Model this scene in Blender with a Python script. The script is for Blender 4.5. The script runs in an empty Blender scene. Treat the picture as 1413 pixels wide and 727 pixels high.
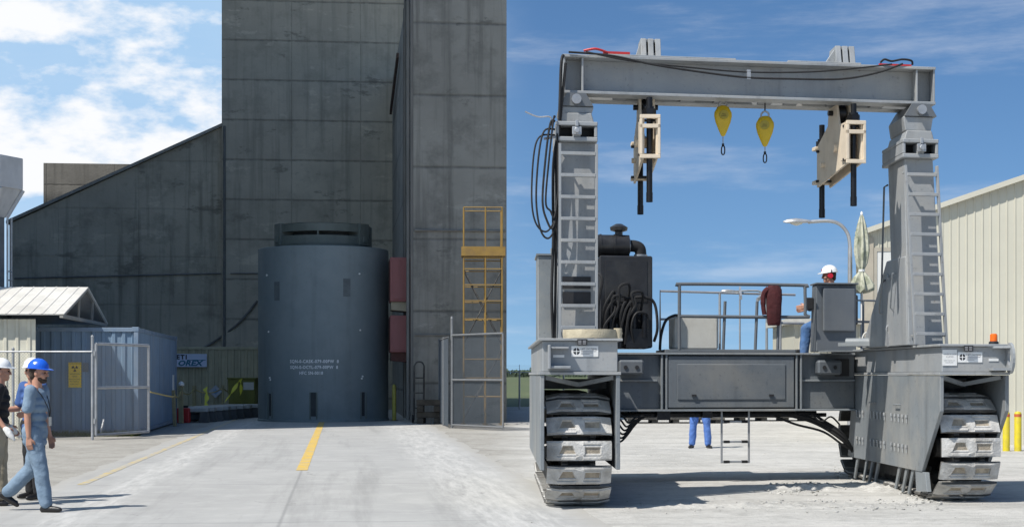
import bpy, bmesh, math, random
from mathutils import Vector, Matrix, noise
R = math.radians
random.seed(7)
SC = bpy.context.scene
COL = SC.collection
# ------------------------------------------------------------------ camera, sky, sun, exposure
F, CX, HY, CH = 2200.0, 706.5, 517.0, 1.6      # focal length and horizon in photo pixels, eye height in metres
cd = bpy.data.cameras.new('camera'); cam = bpy.data.objects.new('camera', cd); COL.objects.link(cam)
cd.sensor_width = 36; cd.lens = 36 * F / 1413; cd.shift_y = (HY - 363.5) / 1413
cd.clip_start = 0.1; cd.clip_end = 6000
cam.location = (0, 0, CH); cam.rotation_euler = (R(90), 0, 0)
SC.camera = cam
SUN_B, SUN_E = R(40), R(54)
sdir = Vector((-math.cos(SUN_B) * math.cos(SUN_E), -math.sin(SUN_B) * math.cos(SUN_E), math.sin(SUN_E)))
sl = bpy.data.lights.new('sun', 'SUN'); so = bpy.data.objects.new('sun', sl); COL.objects.link(so)
sl.energy = 4.4; sl.angle = R(0.5); sl.color = (1.0, 0.955, 0.89)
so.rotation_euler = sdir.to_track_quat('Z', 'Y').to_euler(); so.location = (-20, -20, 60)
SC.view_settings.view_transform = 'Standard'; SC.view_settings.look = 'None'
SC.view_settings.exposure = 0.38; SC.view_settings.gamma = 1
W = bpy.data.worlds.new('World'); SC.world = W; W.use_nodes = True

def sky():
    nt = W.node_tree; N = nt.nodes; L = nt.links; N.clear()
    out = N.new('ShaderNodeOutputWorld'); bg = N.new('ShaderNodeBackground')
    st = N.new('ShaderNodeTexSky'); st.sky_type = 'NISHITA'; st.sun_disc = False
    st.sun_elevation = SUN_E; st.sun_rotation = math.atan2(sdir.x, sdir.y) % (2 * math.pi)
    st.altitude = 600; st.air_density = 0.95; st.dust_density = 0.1; st.ozone_density = 3.5
    tc = N.new('ShaderNodeTexCoord')
    lk = N.new('ShaderNodeVectorMath'); lk.operation = 'MULTIPLY_ADD'; L.new(tc.outputs['Generated'], lk.inputs[0])
    lk.inputs[1].default_value = (1, 1, 0.95); lk.inputs[2].default_value = (0, 0, 0.10)
    nrm = N.new('ShaderNodeVectorMath'); nrm.operation = 'NORMALIZE'; L.new(lk.outputs[0], nrm.inputs[0]); L.new(nrm.outputs[0], st.inputs['Vector'])
    def math_(op, a, b=None, c=None, clamp=False):
        n = N.new('ShaderNodeMath'); n.operation = op; n.use_clamp = clamp
        for i, v in enumerate((a, b, c)):
            if v is None: continue
            if isinstance(v, (int, float)): n.inputs[i].default_value = v
            else: L.new(v, n.inputs[i])
        return n.outputs[0]
    sep = N.new('ShaderNodeSeparateXYZ'); L.new(tc.outputs['Generated'], sep.inputs[0])
    def noise_(vec_scale, scale, detail, rough, loc=(0, 0, 0)):
        mp = N.new('ShaderNodeMapping'); mp.inputs['Scale'].default_value = vec_scale; mp.inputs['Location'].default_value = loc
        L.new(tc.outputs['Generated'], mp.inputs[0])
        n = N.new('ShaderNodeTexNoise'); n.inputs['Scale'].default_value = scale; n.inputs['Detail'].default_value = detail
        n.inputs['Roughness'].default_value = rough; L.new(mp.outputs[0], n.inputs['Vector'])
        return n.outputs['Fac']
    def ss(v, lo, hi):
        n = N.new('ShaderNodeMapRange'); n.interpolation_type = 'SMOOTHSTEP'
        n.inputs['From Min'].default_value = lo; n.inputs['From Max'].default_value = hi
        L.new(v, n.inputs['Value']); return n.outputs['Result']
    west = ss(sep.outputs['X'], 0.02, -0.17)                    # the cloud field lies to the left
    band = math_('MULTIPLY', ss(sep.outputs['Z'], 0.06, 0.12), ss(sep.outputs['Z'], 0.26, 0.16))
    cum = noise_((1, 1, 2.1), 9.0, 9, 0.56, (0.35, 0.1, 0.62))
    cov = math_('ADD', cum, math_('MULTIPLY', band, 0.10))
    c1 = math_('MULTIPLY', ss(cov, 0.53, 0.66), west)
    veil = noise_((1, 1, 4.2), 4.0, 6, 0.6, (2.0, 0, 0))
    c2 = math_('MULTIPLY', math_('ADD', math_('MULTIPLY', ss(veil, 0.35, 0.75), 0.30), 0.27), west)
    cir = noise_((0.8, 1, 5.0), 6.0, 8, 0.62, (5.1, 0.3, 0))
    c3 = math_('MULTIPLY', ss(cir, 0.5, 0.78), 0.28)
    al = math_('MAXIMUM', c1, math_('MAXIMUM', math_('MULTIPLY', c2, 0.35), c3), clamp=True)
    al = math_('MULTIPLY', al, ss(sep.outputs['Z'], -0.01, 0.03))
    hs = N.new('ShaderNodeHueSaturation'); hs.inputs['Saturation'].default_value = 1.15; hs.inputs['Value'].default_value = 0.86
    L.new(st.outputs[0], hs.inputs['Color'])
    mx = N.new('ShaderNodeMix'); mx.data_type = 'RGBA'
    m0 = N.new('ShaderNodeMix'); m0.data_type = 'RGBA'; L.new(math_('MULTIPLY', west, 0.85), m0.inputs['Factor']); L.new(hs.outputs[0], m0.inputs[6]); m0.inputs[7].default_value = (2.9, 4.9, 7.2, 1)
    L.new(al, mx.inputs['Factor']); L.new(m0.outputs[2], mx.inputs[6]); mx.inputs[7].default_value = (7.5, 7.6, 7.8, 1)
    L.new(mx.outputs[2], bg.inputs['Color']); bg.inputs['Strength'].default_value = 0.1
    L.new(bg.outputs[0], out.inputs[0])
sky()

# ------------------------------------------------------------------ helpers
def at(x, y, D):
    return Vector(((x - CX) * D / F, D, CH - (y - HY) * D / F))
def gd(x, y):                                   # the point of the flat ground seen at a photo pixel
    D = CH * F / (y - HY); return Vector(((x - CX) * D / F, D, 0))

def _nodes(name):
    m = bpy.data.materials.new(name); m.use_nodes = True
    nt = m.node_tree; N = nt.nodes; L = nt.links
    return m, N, L, N['Principled BSDF']

def mat(name, col, rough=0.6, metal=0.0, var=0.12, scale=3.0, dirt=None, dirt_amt=0.0, dscale=1.2, streak=0.0,
        bump=0.15, bscale=60.0, spec=0.5, speck=0.0, rust=0.0):
    m, N, L, P = _nodes(name)
    tc = N.new('ShaderNodeTexCoord'); oi = N.new('ShaderNodeObjectInfo')
    ad = N.new('ShaderNodeVectorMath'); ad.operation = 'MULTIPLY_ADD'
    cmb = N.new('ShaderNodeCombineXYZ')
    for i in range(3): L.new(oi.outputs['Random'], cmb.inputs[i])
    L.new(cmb.outputs[0], ad.inputs[0]); ad.inputs[1].default_value = (37, 19, 53); L.new(tc.outputs['Object'], ad.inputs[2])
    V = ad.outputs[0]
    def nz(s, d=6, r=0.6, sc=(1, 1, 1)):
        mp = N.new('ShaderNodeMapping'); mp.inputs['Scale'].default_value = sc; L.new(V, mp.inputs[0])
        n = N.new('ShaderNodeTexNoise'); n.inputs['Scale'].default_value = s; n.inputs['Detail'].default_value = d
        n.inputs['Roughness'].default_value = r; L.new(mp.outputs[0], n.inputs['Vector']); return n.outputs['Fac']
    def mr(v, a, b, c, d):
        n = N.new('ShaderNodeMapRange'); 
        for k, x in zip(('From Min', 'From Max', 'To Min', 'To Max'), (a, b, c, d)): n.inputs[k].default_value = x
        L.new(v, n.inputs['Value']); return n.outputs['Result']
    def mix(f, a, b, mode='MIX'):
        n = N.new('ShaderNodeMix'); n.data_type = 'RGBA'; n.blend_type = mode
        for i, v in ((0, f), (6, a), (7, b)):
            if isinstance(v, (int, float)): n.inputs[i].default_value = v
            elif isinstance(v, tuple): n.inputs[i].default_value = (*v[:3], 1)
            else: L.new(v, n.inputs[i])
        return n.outputs[2]
    lo = tuple(c * (1 - var) for c in col); hi = tuple(min(1, c * (1 + var)) for c in col)
    c = mix(mr(nz(scale), 0.3, 0.7, 0, 1), lo, hi)
    if streak:
        c = mix(mr(nz(scale * 2.2, 5, 0.6, (1, 1, 0.07)), 0.52, 0.72, 0, streak), c, tuple(x * 0.45 for x in col))
    if dirt:
        c = mix(mr(nz(dscale, 8, 0.65), 0.45, 0.66, 0, dirt_amt), c, dirt)
    if speck:
        c = mix(mr(nz(scale * 14, 3, 0.5), 0.62, 0.7, 0, speck), c, tuple(x * 0.4 for x in col))
    if rust:
        c = mix(mr(nz(9, 9, 0.75), 0.64, 0.69, 0, rust), c, (0.12, 0.062, 0.035))
        c = mix(mr(nz(5, 7, 0.7, (1, 1, 0.04)), 0.62, 0.72, 0, rust * 0.6), c, (0.17, 0.10, 0.06))
    L.new(c, P.inputs['Base Color'])
    L.new(mr(nz(scale * 1.7), 0.3, 0.7, max(0.03, rough - 0.1), min(1, rough + 0.1)), P.inputs['Roughness'])
    P.inputs['Metallic'].default_value = metal
    P.inputs['Specular IOR Level'].default_value = spec
    if bump:
        b = N.new('ShaderNodeBump'); b.inputs['Strength'].default_value = bump; b.inputs['Distance'].default_value = 0.02
        L.new(nz(bscale, 4), b.inputs['Height']); L.new(b.outputs[0], P.inputs['Normal'])
    return m

def concrete(name, col, gx, gz, ox, oz, dark=0.45, ax='X', lines=1.0):
    """weathered shuttered concrete: pour joints every gx by gz metres, blotches and runs"""
    m, N, L, P = _nodes(name)
    tc = N.new('ShaderNodeTexCoord'); sep = N.new('ShaderNodeSeparateXYZ'); L.new(tc.outputs['Object'], sep.inputs[0])
    V = tc.outputs['Object']
    def M(op, a, b=None):
        n = N.new('ShaderNodeMath'); n.operation = op
        for i, v in enumerate((a, b)):
            if v is None: continue
            if isinstance(v, (int, float)): n.inputs[i].default_value = v
            else: L.new(v, n.inputs[i])
        return n.outputs[0]
    def nz(s, d=7, r=0.62, sc=(1, 1, 1), loc=(0, 0, 0)):
        mp = N.new('ShaderNodeMapping'); mp.inputs['Scale'].default_value = sc; mp.inputs['Location'].default_value = loc; L.new(V, mp.inputs[0])
        n = N.new('ShaderNodeTexNoise'); n.inputs['Scale'].default_value = s; n.inputs['Detail'].default_value = d
        n.inputs['Roughness'].default_value = r; L.new(mp.outputs[0], n.inputs['Vector']); return n.outputs['Fac']
    def mr(v, a, b, c, d):
        n = N.new('ShaderNodeMapRange')
        for k, x in zip(('From Min', 'From Max', 'To Min', 'To Max'), (a, b, c, d)): n.inputs[k].default_value = x
        L.new(v, n.inputs['Value']); return n.outputs['Result']
    def mix(f, a, b):
        n = N.new('ShaderNodeMix'); n.data_type = 'RGBA'
        for i, v in ((0, f), (6, a), (7, b)):
            if isinstance(v, (int, float)): n.inputs[i].default_value = v
            elif isinstance(v, tuple): n.inputs[i].default_value = (*v[:3], 1)
            else: L.new(v, n.inputs[i])
        return n.outputs[2]
    def line(coord, g, o, w):
        wob = M('MULTIPLY', M('SUBTRACT', nz(1.5, 3), 0.5), 0.05)
        f = M('FRACT', M('DIVIDE', M('ADD', M('SUBTRACT', coord, o), wob), g))
        d = M('MULTIPLY', M('MINIMUM', f, M('SUBTRACT', 1.0, f)), g)
        return mr(d, 0, w, 1, 0)
    lx = line(sep.outputs[ax], gx, ox, 0.04); lz = line(sep.outputs['Z'], gz, oz, 0.07)
    cell = N.new('ShaderNodeTexWhiteNoise'); cell.noise_dimensions = '2D'
    cb = N.new('ShaderNodeCombineXYZ')
    L.new(M('FLOOR', M('DIVIDE', M('SUBTRACT', sep.outputs[ax], ox), gx)), cb.inputs[0])
    L.new(M('FLOOR', M('DIVIDE', M('SUBTRACT', sep.outputs['Z'], oz), gz)), cb.inputs[1]); L.new(cb.outputs[0], cell.inputs['Vector'])
    d = tuple(c * dark for c in col)
    c = mix(mr(nz(0.35), 0.3, 0.7, 0, 1), tuple(x * 0.8 for x in col), tuple(x * 1.15 for x in col))
    c = mix(mr(cell.outputs['Value'], 0, 1, 0, 0.28), c, tuple(x * 0.6 for x in col))
    c = mix(mr(nz(0.9, 8, 0.68, (0.8, 1, 0.9), (3, 1, 9)), 0.5, 0.66, 0, 0.6), c, d)      # blotches
    c = mix(mr(nz(0.55, 9, 0.72, (0.7, 1, 1.6), (7, 4, 2)), 0.585, 0.63, 0, 0.7), c, tuple(x * 0.42 for x in col))
    c = mix(mr(nz(0.8, 9, 0.72, (0.5, 1, 1.2), (17, 4, 5)), 0.60, 0.64, 0, 0.35), c, tuple(min(1, x * 1.5) for x in col))
    c = mix(mr(nz(2.6, 7, 0.65, (1, 1, 0.05)), 0.5, 0.68, 0, 0.75), c, d)                # runs of dirty water
    c = mix(mr(nz(5.0, 5, 0.6, (0.25, 1, 1.4)), 0.6, 0.78, 0, 0.45), c, tuple(x * 0.5 for x in col))
    c = mix(M('MULTIPLY', M('MAXIMUM', M('MULTIPLY', lx, 0.6), lz), M('MULTIPLY', mr(nz(3), 0.3, 0.6, 0.35, 1), 0.8 * lines)), c, tuple(x * 0.25 for x in col))
    L.new(c, P.inputs['Base Color']); P.inputs['Roughness'].default_value = 0.9
    b = N.new('ShaderNodeBump'); b.inputs['Strength'].default_value = 0.4; b.inputs['Distance'].default_value = 0.03
    h = M('SUBTRACT', nz(9, 6), M('MAXIMUM', lx, lz)); L.new(h, b.inputs['Height']); L.new(b.outputs[0], P.inputs['Normal'])
    return m

class MB:
    def __init__(s, T=None): s.v = []; s.f = []; s.mi = []; s.T = T
    def add(s, vs, fs, mi=0):
        n = len(s.v); s.v += [Vector(p) for p in vs]
        for f in fs: s.f.append([i + n for i in f]); s.mi.append(mi)
    def box(s, x0, x1, y0, y1, z0, z1, mi=0):
        s.add([(x, y, z) for z in (z0, z1) for y in (y0, y1) for x in (x0, x1)],
              [(0, 2, 3, 1), (4, 5, 7, 6), (0, 1, 5, 4), (2, 6, 7, 3), (0, 4, 6, 2), (1, 3, 7, 5)], mi); return s
    def prism(s, poly, vec, mi=0):
        n = len(poly); p = [Vector(q) for q in poly]; vec = Vector(vec)
        s.add(p + [q + vec for q in p], [tuple(range(n))[::-1], tuple(range(n, 2 * n))] +
              [(i, (i + 1) % n, n + (i + 1) % n, n + i) for i in range(n)], mi); return s
    def bar(s, a, b, w, h=None, up=(0, 0, 1), mi=0):
        a, b = Vector(a), Vector(b); h = h or w; d = (b - a).normalized(); up = Vector(up)
        if abs(d.dot(up)) > 0.98: up = Vector((0, 1, 0))
        x = d.cross(up).normalized(); y = x.cross(d)
        s.prism([a + x * i * w / 2 + y * j * h / 2 for i, j in ((-1, -1), (1, -1), (1, 1), (-1, 1))], b - a, mi); return s
    def tube(s, pts, r, n=8, mi=0, caps=True):
        pts = [Vector(p) for p in pts]; rs = r if isinstance(r, (list, tuple)) else [r] * len(pts)
        vs = []; prev = None
        for i, p in enumerate(pts):
            d = (pts[min(i + 1, len(pts) - 1)] - pts[max(i - 1, 0)]).normalized()
            if prev is None:
                x = d.cross(Vector((0, 0, 1))) if abs(d.z) < 0.95 else d.cross(Vector((0, 1, 0)))
            else: x = prev - d * prev.dot(d)
            x.normalize(); prev = x; y = d.cross(x)
            vs += [p + (x * math.cos(2 * math.pi * k / n) + y * math.sin(2 * math.pi * k / n)) * rs[i] for k in range(n)]
        fs = [(i * n + k, i * n + (k + 1) % n, (i + 1) * n + (k + 1) % n, (i + 1) * n + k) for i in range(len(pts) - 1) for k in range(n)]
        if caps: fs += [tuple(range(n))[::-1], tuple(range((len(pts) - 1) * n, len(pts) * n))]
        s.add(vs, fs, mi); return s
    def cyl(s, a, b, r0, r1=None, n=16, mi=0): return s.tube([a, b], [r0, r0 if r1 is None else r1], n, mi)
    def lathe(s, prof, c=(0, 0, 0), n=24, mi=0, sx=1, sy=1):
        c = Vector(c); m = len(prof)
        vs = [c + Vector((r * sx * math.cos(2 * math.pi * k / n), r * sy * math.sin(2 * math.pi * k / n), z)) for r, z in prof for k in range(n)]
        fs = [(i * n + k, i * n + (k + 1) % n, (i + 1) * n + (k + 1) % n, (i + 1) * n + k) for i in range(m - 1) for k in range(n)]
        fs += [tuple(range(n))[::-1], tuple(range((m - 1) * n, m * n))]
        s.add(vs, fs, mi); return s
    def ribs(s, p0, eu, n, width, height, pitch, depth, duty=0.5, mi=0, top=None):
        """ribbed sheet: p0 bottom corner, eu along, n outward; top(u) gives the height"""
        p0, eu, n = Vector(p0), Vector(eu).normalized(), Vector(n).normalized()
        us = []; u = 0
        while u < width:
            for du, d in ((0, 0), (pitch * (1 - duty), 0), (pitch * (1 - duty) + pitch * duty * 0.2, depth), (pitch * (1 - duty * 0.2), depth)):
                if u + du < width: us.append((u + du, d))
            u += pitch
        us.append((width, 0))
        vs = []
        for u, d in us:
            h = top(u) if top else height
            vs += [p0 + eu * u + n * d, p0 + eu * u + n * d + Vector((0, 0, h))]
        k = len(us)
        vs += [p0 - n * 0.02, p0 - n * 0.02 + Vector((0, 0, top(0) if top else height)), p0 + eu * width - n * 0.02, p0 + eu * width - n * 0.02 + Vector((0, 0, top(width) if top else height))]
        s.add(vs, [(2 * i, 2 * i + 2, 2 * i + 3, 2 * i + 1) for i in range(k - 1)] + [(2 * k, 0, 1, 2 * k + 1), (2 * k - 2, 2 * k + 2, 2 * k + 3, 2 * k - 1), (2 * k, 2 * k + 1, 2 * k + 3, 2 * k + 2)], mi)
        return s
    def build(s, name, mats, parent=None, smooth=False, bevel=0.0, loc=None, segs=1, recalc=True):
        me = bpy.data.meshes.new(name)
        vs = [s.T(p) for p in s.v] if s.T else s.v
        me.from_pydata([tuple(p) for p in vs], [], s.f)
        mats = mats if isinstance(mats, (list, tuple)) else [mats]
        for m in mats: me.materials.append(m)
        if len(mats) > 1: me.polygons.foreach_set('material_index', s.mi)
        if recalc:
            bm = bmesh.new(); bm.from_mesh(me); bmesh.ops.recalc_face_normals(bm, faces=bm.faces); bm.to_mesh(me); bm.free()
        if smooth:
            me.polygons.foreach_set('use_smooth', [True] * len(me.polygons)); me.set_sharp_from_angle(angle=R(38))
        me.update()
        o = bpy.data.objects.new(name, me); COL.objects.link(o)
        if parent: o.parent = parent
        if loc is not None: o.location = loc
        if bevel:
            b = o.modifiers.new('bevel', 'BEVEL'); b.width = bevel; b.segments = segs; b.limit_method = 'ANGLE'; b.angle_limit = R(40); b.use_clamp_overlap = True
        return o

def tag(o, label, cat, group=None):
    o['label'] = label; o['category'] = cat
    if group: o['group'] = group
    return o
def thing(name, label, cat, loc=(0, 0, 0), rz=0.0, group=None):
    o = bpy.data.objects.new(name, None); COL.objects.link(o); o.location = loc; o.rotation_euler = (0, 0, rz)
    o.empty_display_size = 0.3
    return tag(o, label, cat, group)
def kids(o): return [c for c in bpy.data.objects if c.parent == o]
def copy_tree(o, parent=None):
    c = o.copy(); COL.objects.link(c)
    if parent: c.parent = parent
    for ch in kids(o): copy_tree(ch, c)
    return c
def struct(o): o['kind'] = 'structure'; return o

TMP = bpy.data.scenes.new('work'); TCOL = TMP.collection
def evaluated(ob):
    with bpy.context.temp_override(scene=TMP, view_layer=TMP.view_layers[0]):
        dg = bpy.context.evaluated_depsgraph_get(); return bpy.data.meshes.new_from_object(ob.evaluated_get(dg))
def lettering(lines, size, place, mb=None, mi=0, bold=0.0, shear=0.0, spacing=1.0):
    """lines [(text, x, y, size)] laid out flat, then place(x, y) -> 3D point"""
    mb = mb or MB()
    for txt, x, y, sz in lines:
        cu = bpy.data.curves.new('t', 'FONT'); cu.body = txt; cu.size = sz * size; cu.offset = bold; cu.shear = shear; cu.space_character = spacing
        cu.resolution_u = 2
        ob = bpy.data.objects.new('t', cu); TCOL.objects.link(ob); me = evaluated(ob)
        mb.add([place(v.co.x + x, v.co.y + y) for v in me.vertices], [tuple(p.vertices) for p in me.polygons], mi)
        bpy.data.objects.remove(ob); bpy.data.curves.remove(cu); bpy.data.meshes.remove(me)
    return mb

def chainlink(mb, p0, eu, w, h, pitch=0.06, r=0.0016, mi=0):
    """diagonal fence wires in a w by h rectangle starting at p0 along eu (vertical plane)"""
    p0, eu = Vector(p0), Vector(eu).normalized(); ez = Vector((0, 0, 1)); n = eu.cross(ez)
    k = -h
    while k < w:
        a0, a1 = max(0, -k), min(h, w - k)
        if a1 > a0:
            for flip in (0, 1):
                pts = []
                for a in (a0, a1):
                    u = k + a; u = w - u if flip else u
                    pts.append(p0 + eu * u + ez * a + n * (0.002 if flip else -0.002))
                mb.tube(pts, r, 3, mi, caps=False)
        k += pitch

def spline(pts, k=6):
    pts = [Vector(p) for p in pts]; out = []
    for i in range(len(pts) - 1):
        p0 = pts[max(i - 1, 0)]; p1 = pts[i]; p2 = pts[i + 1]; p3 = pts[min(i + 2, len(pts) - 1)]
        for j in range(k):
            t = j / k
            out.append(0.5 * ((2 * p1) + (p2 - p0) * t + (2 * p0 - 5 * p1 + 4 * p2 - p3) * t * t + (3 * p1 - p0 - 3 * p2 + p3) * t ** 3))
    return out + [pts[-1]]

# ------------------------------------------------------------------ materials
M = {}
M['gpaint'] = mat('grey_paint', (0.30, 0.315, 0.325), 0.5, 0, 0.08, 1.6, (0.42, 0.40, 0.36), 0.5, 1.3, 0.5, 0.08, 40, 0.4, 0.3, 0.55)
M['gpaint2'] = mat('grey_paint_dusty', (0.215, 0.236, 0.25), 0.55, 0, 0.12, 1.3, (0.36, 0.345, 0.31), 0.6, 0.9, 0.55, 0.1, 40, 0.4, 0.3, 0.55)
M['deckpaint'] = mat('dark_grey_paint', (0.115, 0.128, 0.142), 0.5, 0, 0.12, 1.5, (0.2, 0.2, 0.19), 0.35, 1.2, 0.2, 0.06)
M['shadedpaint'] = mat('shaded_grey_paint', (0.135, 0.152, 0.168), 0.5, 0, 0.12, 1.4, (0.24, 0.235, 0.215), 0.55, 0.9, 0.5, 0.08, 40, 0.4, 0.3, 0.4)  # gantry grey darkened: shade on the cross deck is put into the colour
M['black'] = mat('black_paint', (0.018, 0.018, 0.02), 0.42, 0, 0.25, 4, (0.06, 0.06, 0.055), 0.4, 2, 0, 0.05)
M['blacksteel'] = mat('black_oiled_steel', (0.022, 0.022, 0.024), 0.33, 0.6, 0.2, 6, None, 0, 1, 0, 0.05)
M['rubber'] = mat('black_rubber', (0.013, 0.013, 0.014), 0.75, 0, 0.2, 6)
M['shoe'] = mat('dusty_track_pad', (0.54, 0.53, 0.505), 0.9, 0, 0.14, 7, (0.25, 0.235, 0.21), 0.7, 3.2, 0.0, 0.6, 30, 0.3, 0.5)
M['shoedirt'] = mat('packed_dirt', (0.36, 0.31, 0.24), 0.95, 0, 0.25, 12, (0.16, 0.14, 0.12), 0.5, 9, 0, 0.6, 60)
M['shoeside'] = mat('grimy_shoe_steel', (0.10, 0.098, 0.092), 0.8, 0.1, 0.3, 6, (0.26, 0.245, 0.22), 0.55, 5, 0, 0.4)
M['trackdark'] = mat('worn_track_steel', (0.05, 0.049, 0.047), 0.7, 0.3, 0.3, 5, (0.2, 0.19, 0.17), 0.5, 3, 0, 0.3)
M['cream'] = mat('cream_paint', (0.66, 0.56, 0.43), 0.5, 0, 0.06, 4, (0.4, 0.33, 0.25), 0.3, 3, 0.15, 0.05)
M['yellow'] = mat('yellow_plastic', (0.62, 0.42, 0.012), 0.4, 0, 0.1, 8, (0.3, 0.2, 0.03), 0.3, 8)
M['white'] = mat('white_enamel', (0.78, 0.78, 0.76), 0.45, 0, 0.04, 5, (0.5, 0.48, 0.42), 0.2, 4)
M['ink'] = mat('black_ink', (0.02, 0.02, 0.022), 0.6, 0, 0.05)
M['greyink'] = mat('grey_ink', (0.33, 0.33, 0.34), 0.6, 0, 0.05)
M['steel'] = mat('galvanised_steel', (0.42, 0.43, 0.44), 0.42, 0.5, 0.15, 5, (0.3, 0.3, 0.29), 0.4, 3)
M['dullsteel'] = mat('dull_galvanised', (0.2, 0.21, 0.22), 0.6, 0.3, 0.15, 5)
M['darkmesh'] = mat('dull_fence_mesh', (0.10, 0.12, 0.14), 0.7, 0, 0.1, 5)
M['galv'] = mat('galvanised_mesh', (0.22, 0.23, 0.24), 0.5, 0.4, 0.1, 5)
M['orange'] = mat('orange_lens', (0.75, 0.14, 0.01), 0.25, 0, 0.1)
M['red'] = mat('red_cable_sheath', (0.5, 0.03, 0.03), 0.5, 0, 0.15)
M['hose'] = mat('tan_canvas_hose', (0.48, 0.42, 0.30), 0.9, 0, 0.15, 8, (0.3, 0.25, 0.17), 0.5, 6, 0, 0.4)
M['tank'] = mat('white_plastic_tank', (0.56, 0.55, 0.5), 0.55, 0, 0.06, 4, (0.4, 0.38, 0.33), 0.4, 3)
M['skin'] = mat('skin', (0.47, 0.25, 0.17), 0.55, 0, 0.1, 14, (0.4, 0.16, 0.1), 0.25, 12, 0, 0.05)
M['scrub'] = mat('blue_scrub_cloth', (0.175, 0.245, 0.325), 0.9, 0, 0.12, 5, None, 0, 1, 0, 0.5, 22)
M['blueshirt'] = mat('mid_blue_cloth', (0.045, 0.10, 0.27), 0.9, 0, 0.12, 5, None, 0, 1, 0, 0.4, 22)
M['coverall'] = mat('bright_blue_cloth', (0.08, 0.17, 0.45), 0.9, 0, 0.15, 5, None, 0, 1, 0, 0.5, 18)
M['denim'] = mat('blue_denim', (0.055, 0.13, 0.29), 0.9, 0, 0.25, 8, (0.15, 0.22, 0.35), 0.4, 5, 0, 0.5, 25)
M['blackcloth'] = mat('black_cloth', (0.014, 0.014, 0.016), 0.9, 0, 0.2, 5, None, 0, 1, 0, 0.4, 20)
M['khaki'] = mat('khaki_cloth', (0.33, 0.29, 0.22), 0.9, 0, 0.12, 5, None, 0, 1, 0, 0.4, 20)
M['hatblue'] = mat('blue_hard_hat', (0.015, 0.11, 0.60), 0.25, 0, 0.04)
M['hatwhite'] = mat('white_hard_hat', (0.80, 0.80, 0.79), 0.28, 0, 0.03)
M['hair'] = mat('brown_hair', (0.045, 0.028, 0.018), 0.8, 0, 0.3, 40, None, 0, 1, 0, 0.6, 80)
M['leather'] = mat('black_leather', (0.012, 0.011, 0.011), 0.4, 0, 0.2)
M['glove'] = mat('white_cotton_glove', (0.72, 0.71, 0.68), 0.9, 0, 0.08)
M['muff'] = mat('red_muff_plastic', (0.5, 0.012, 0.03), 0.3, 0, 0.05)
M['maroon'] = mat('maroon_cloth', (0.06, 0.01, 0.012), 0.9, 0, 0.3, 6, None, 0, 1, 0, 0.5, 20)
M['eye'] = mat('eye', (0.03, 0.02, 0.015), 0.2, 0, 0)

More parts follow.
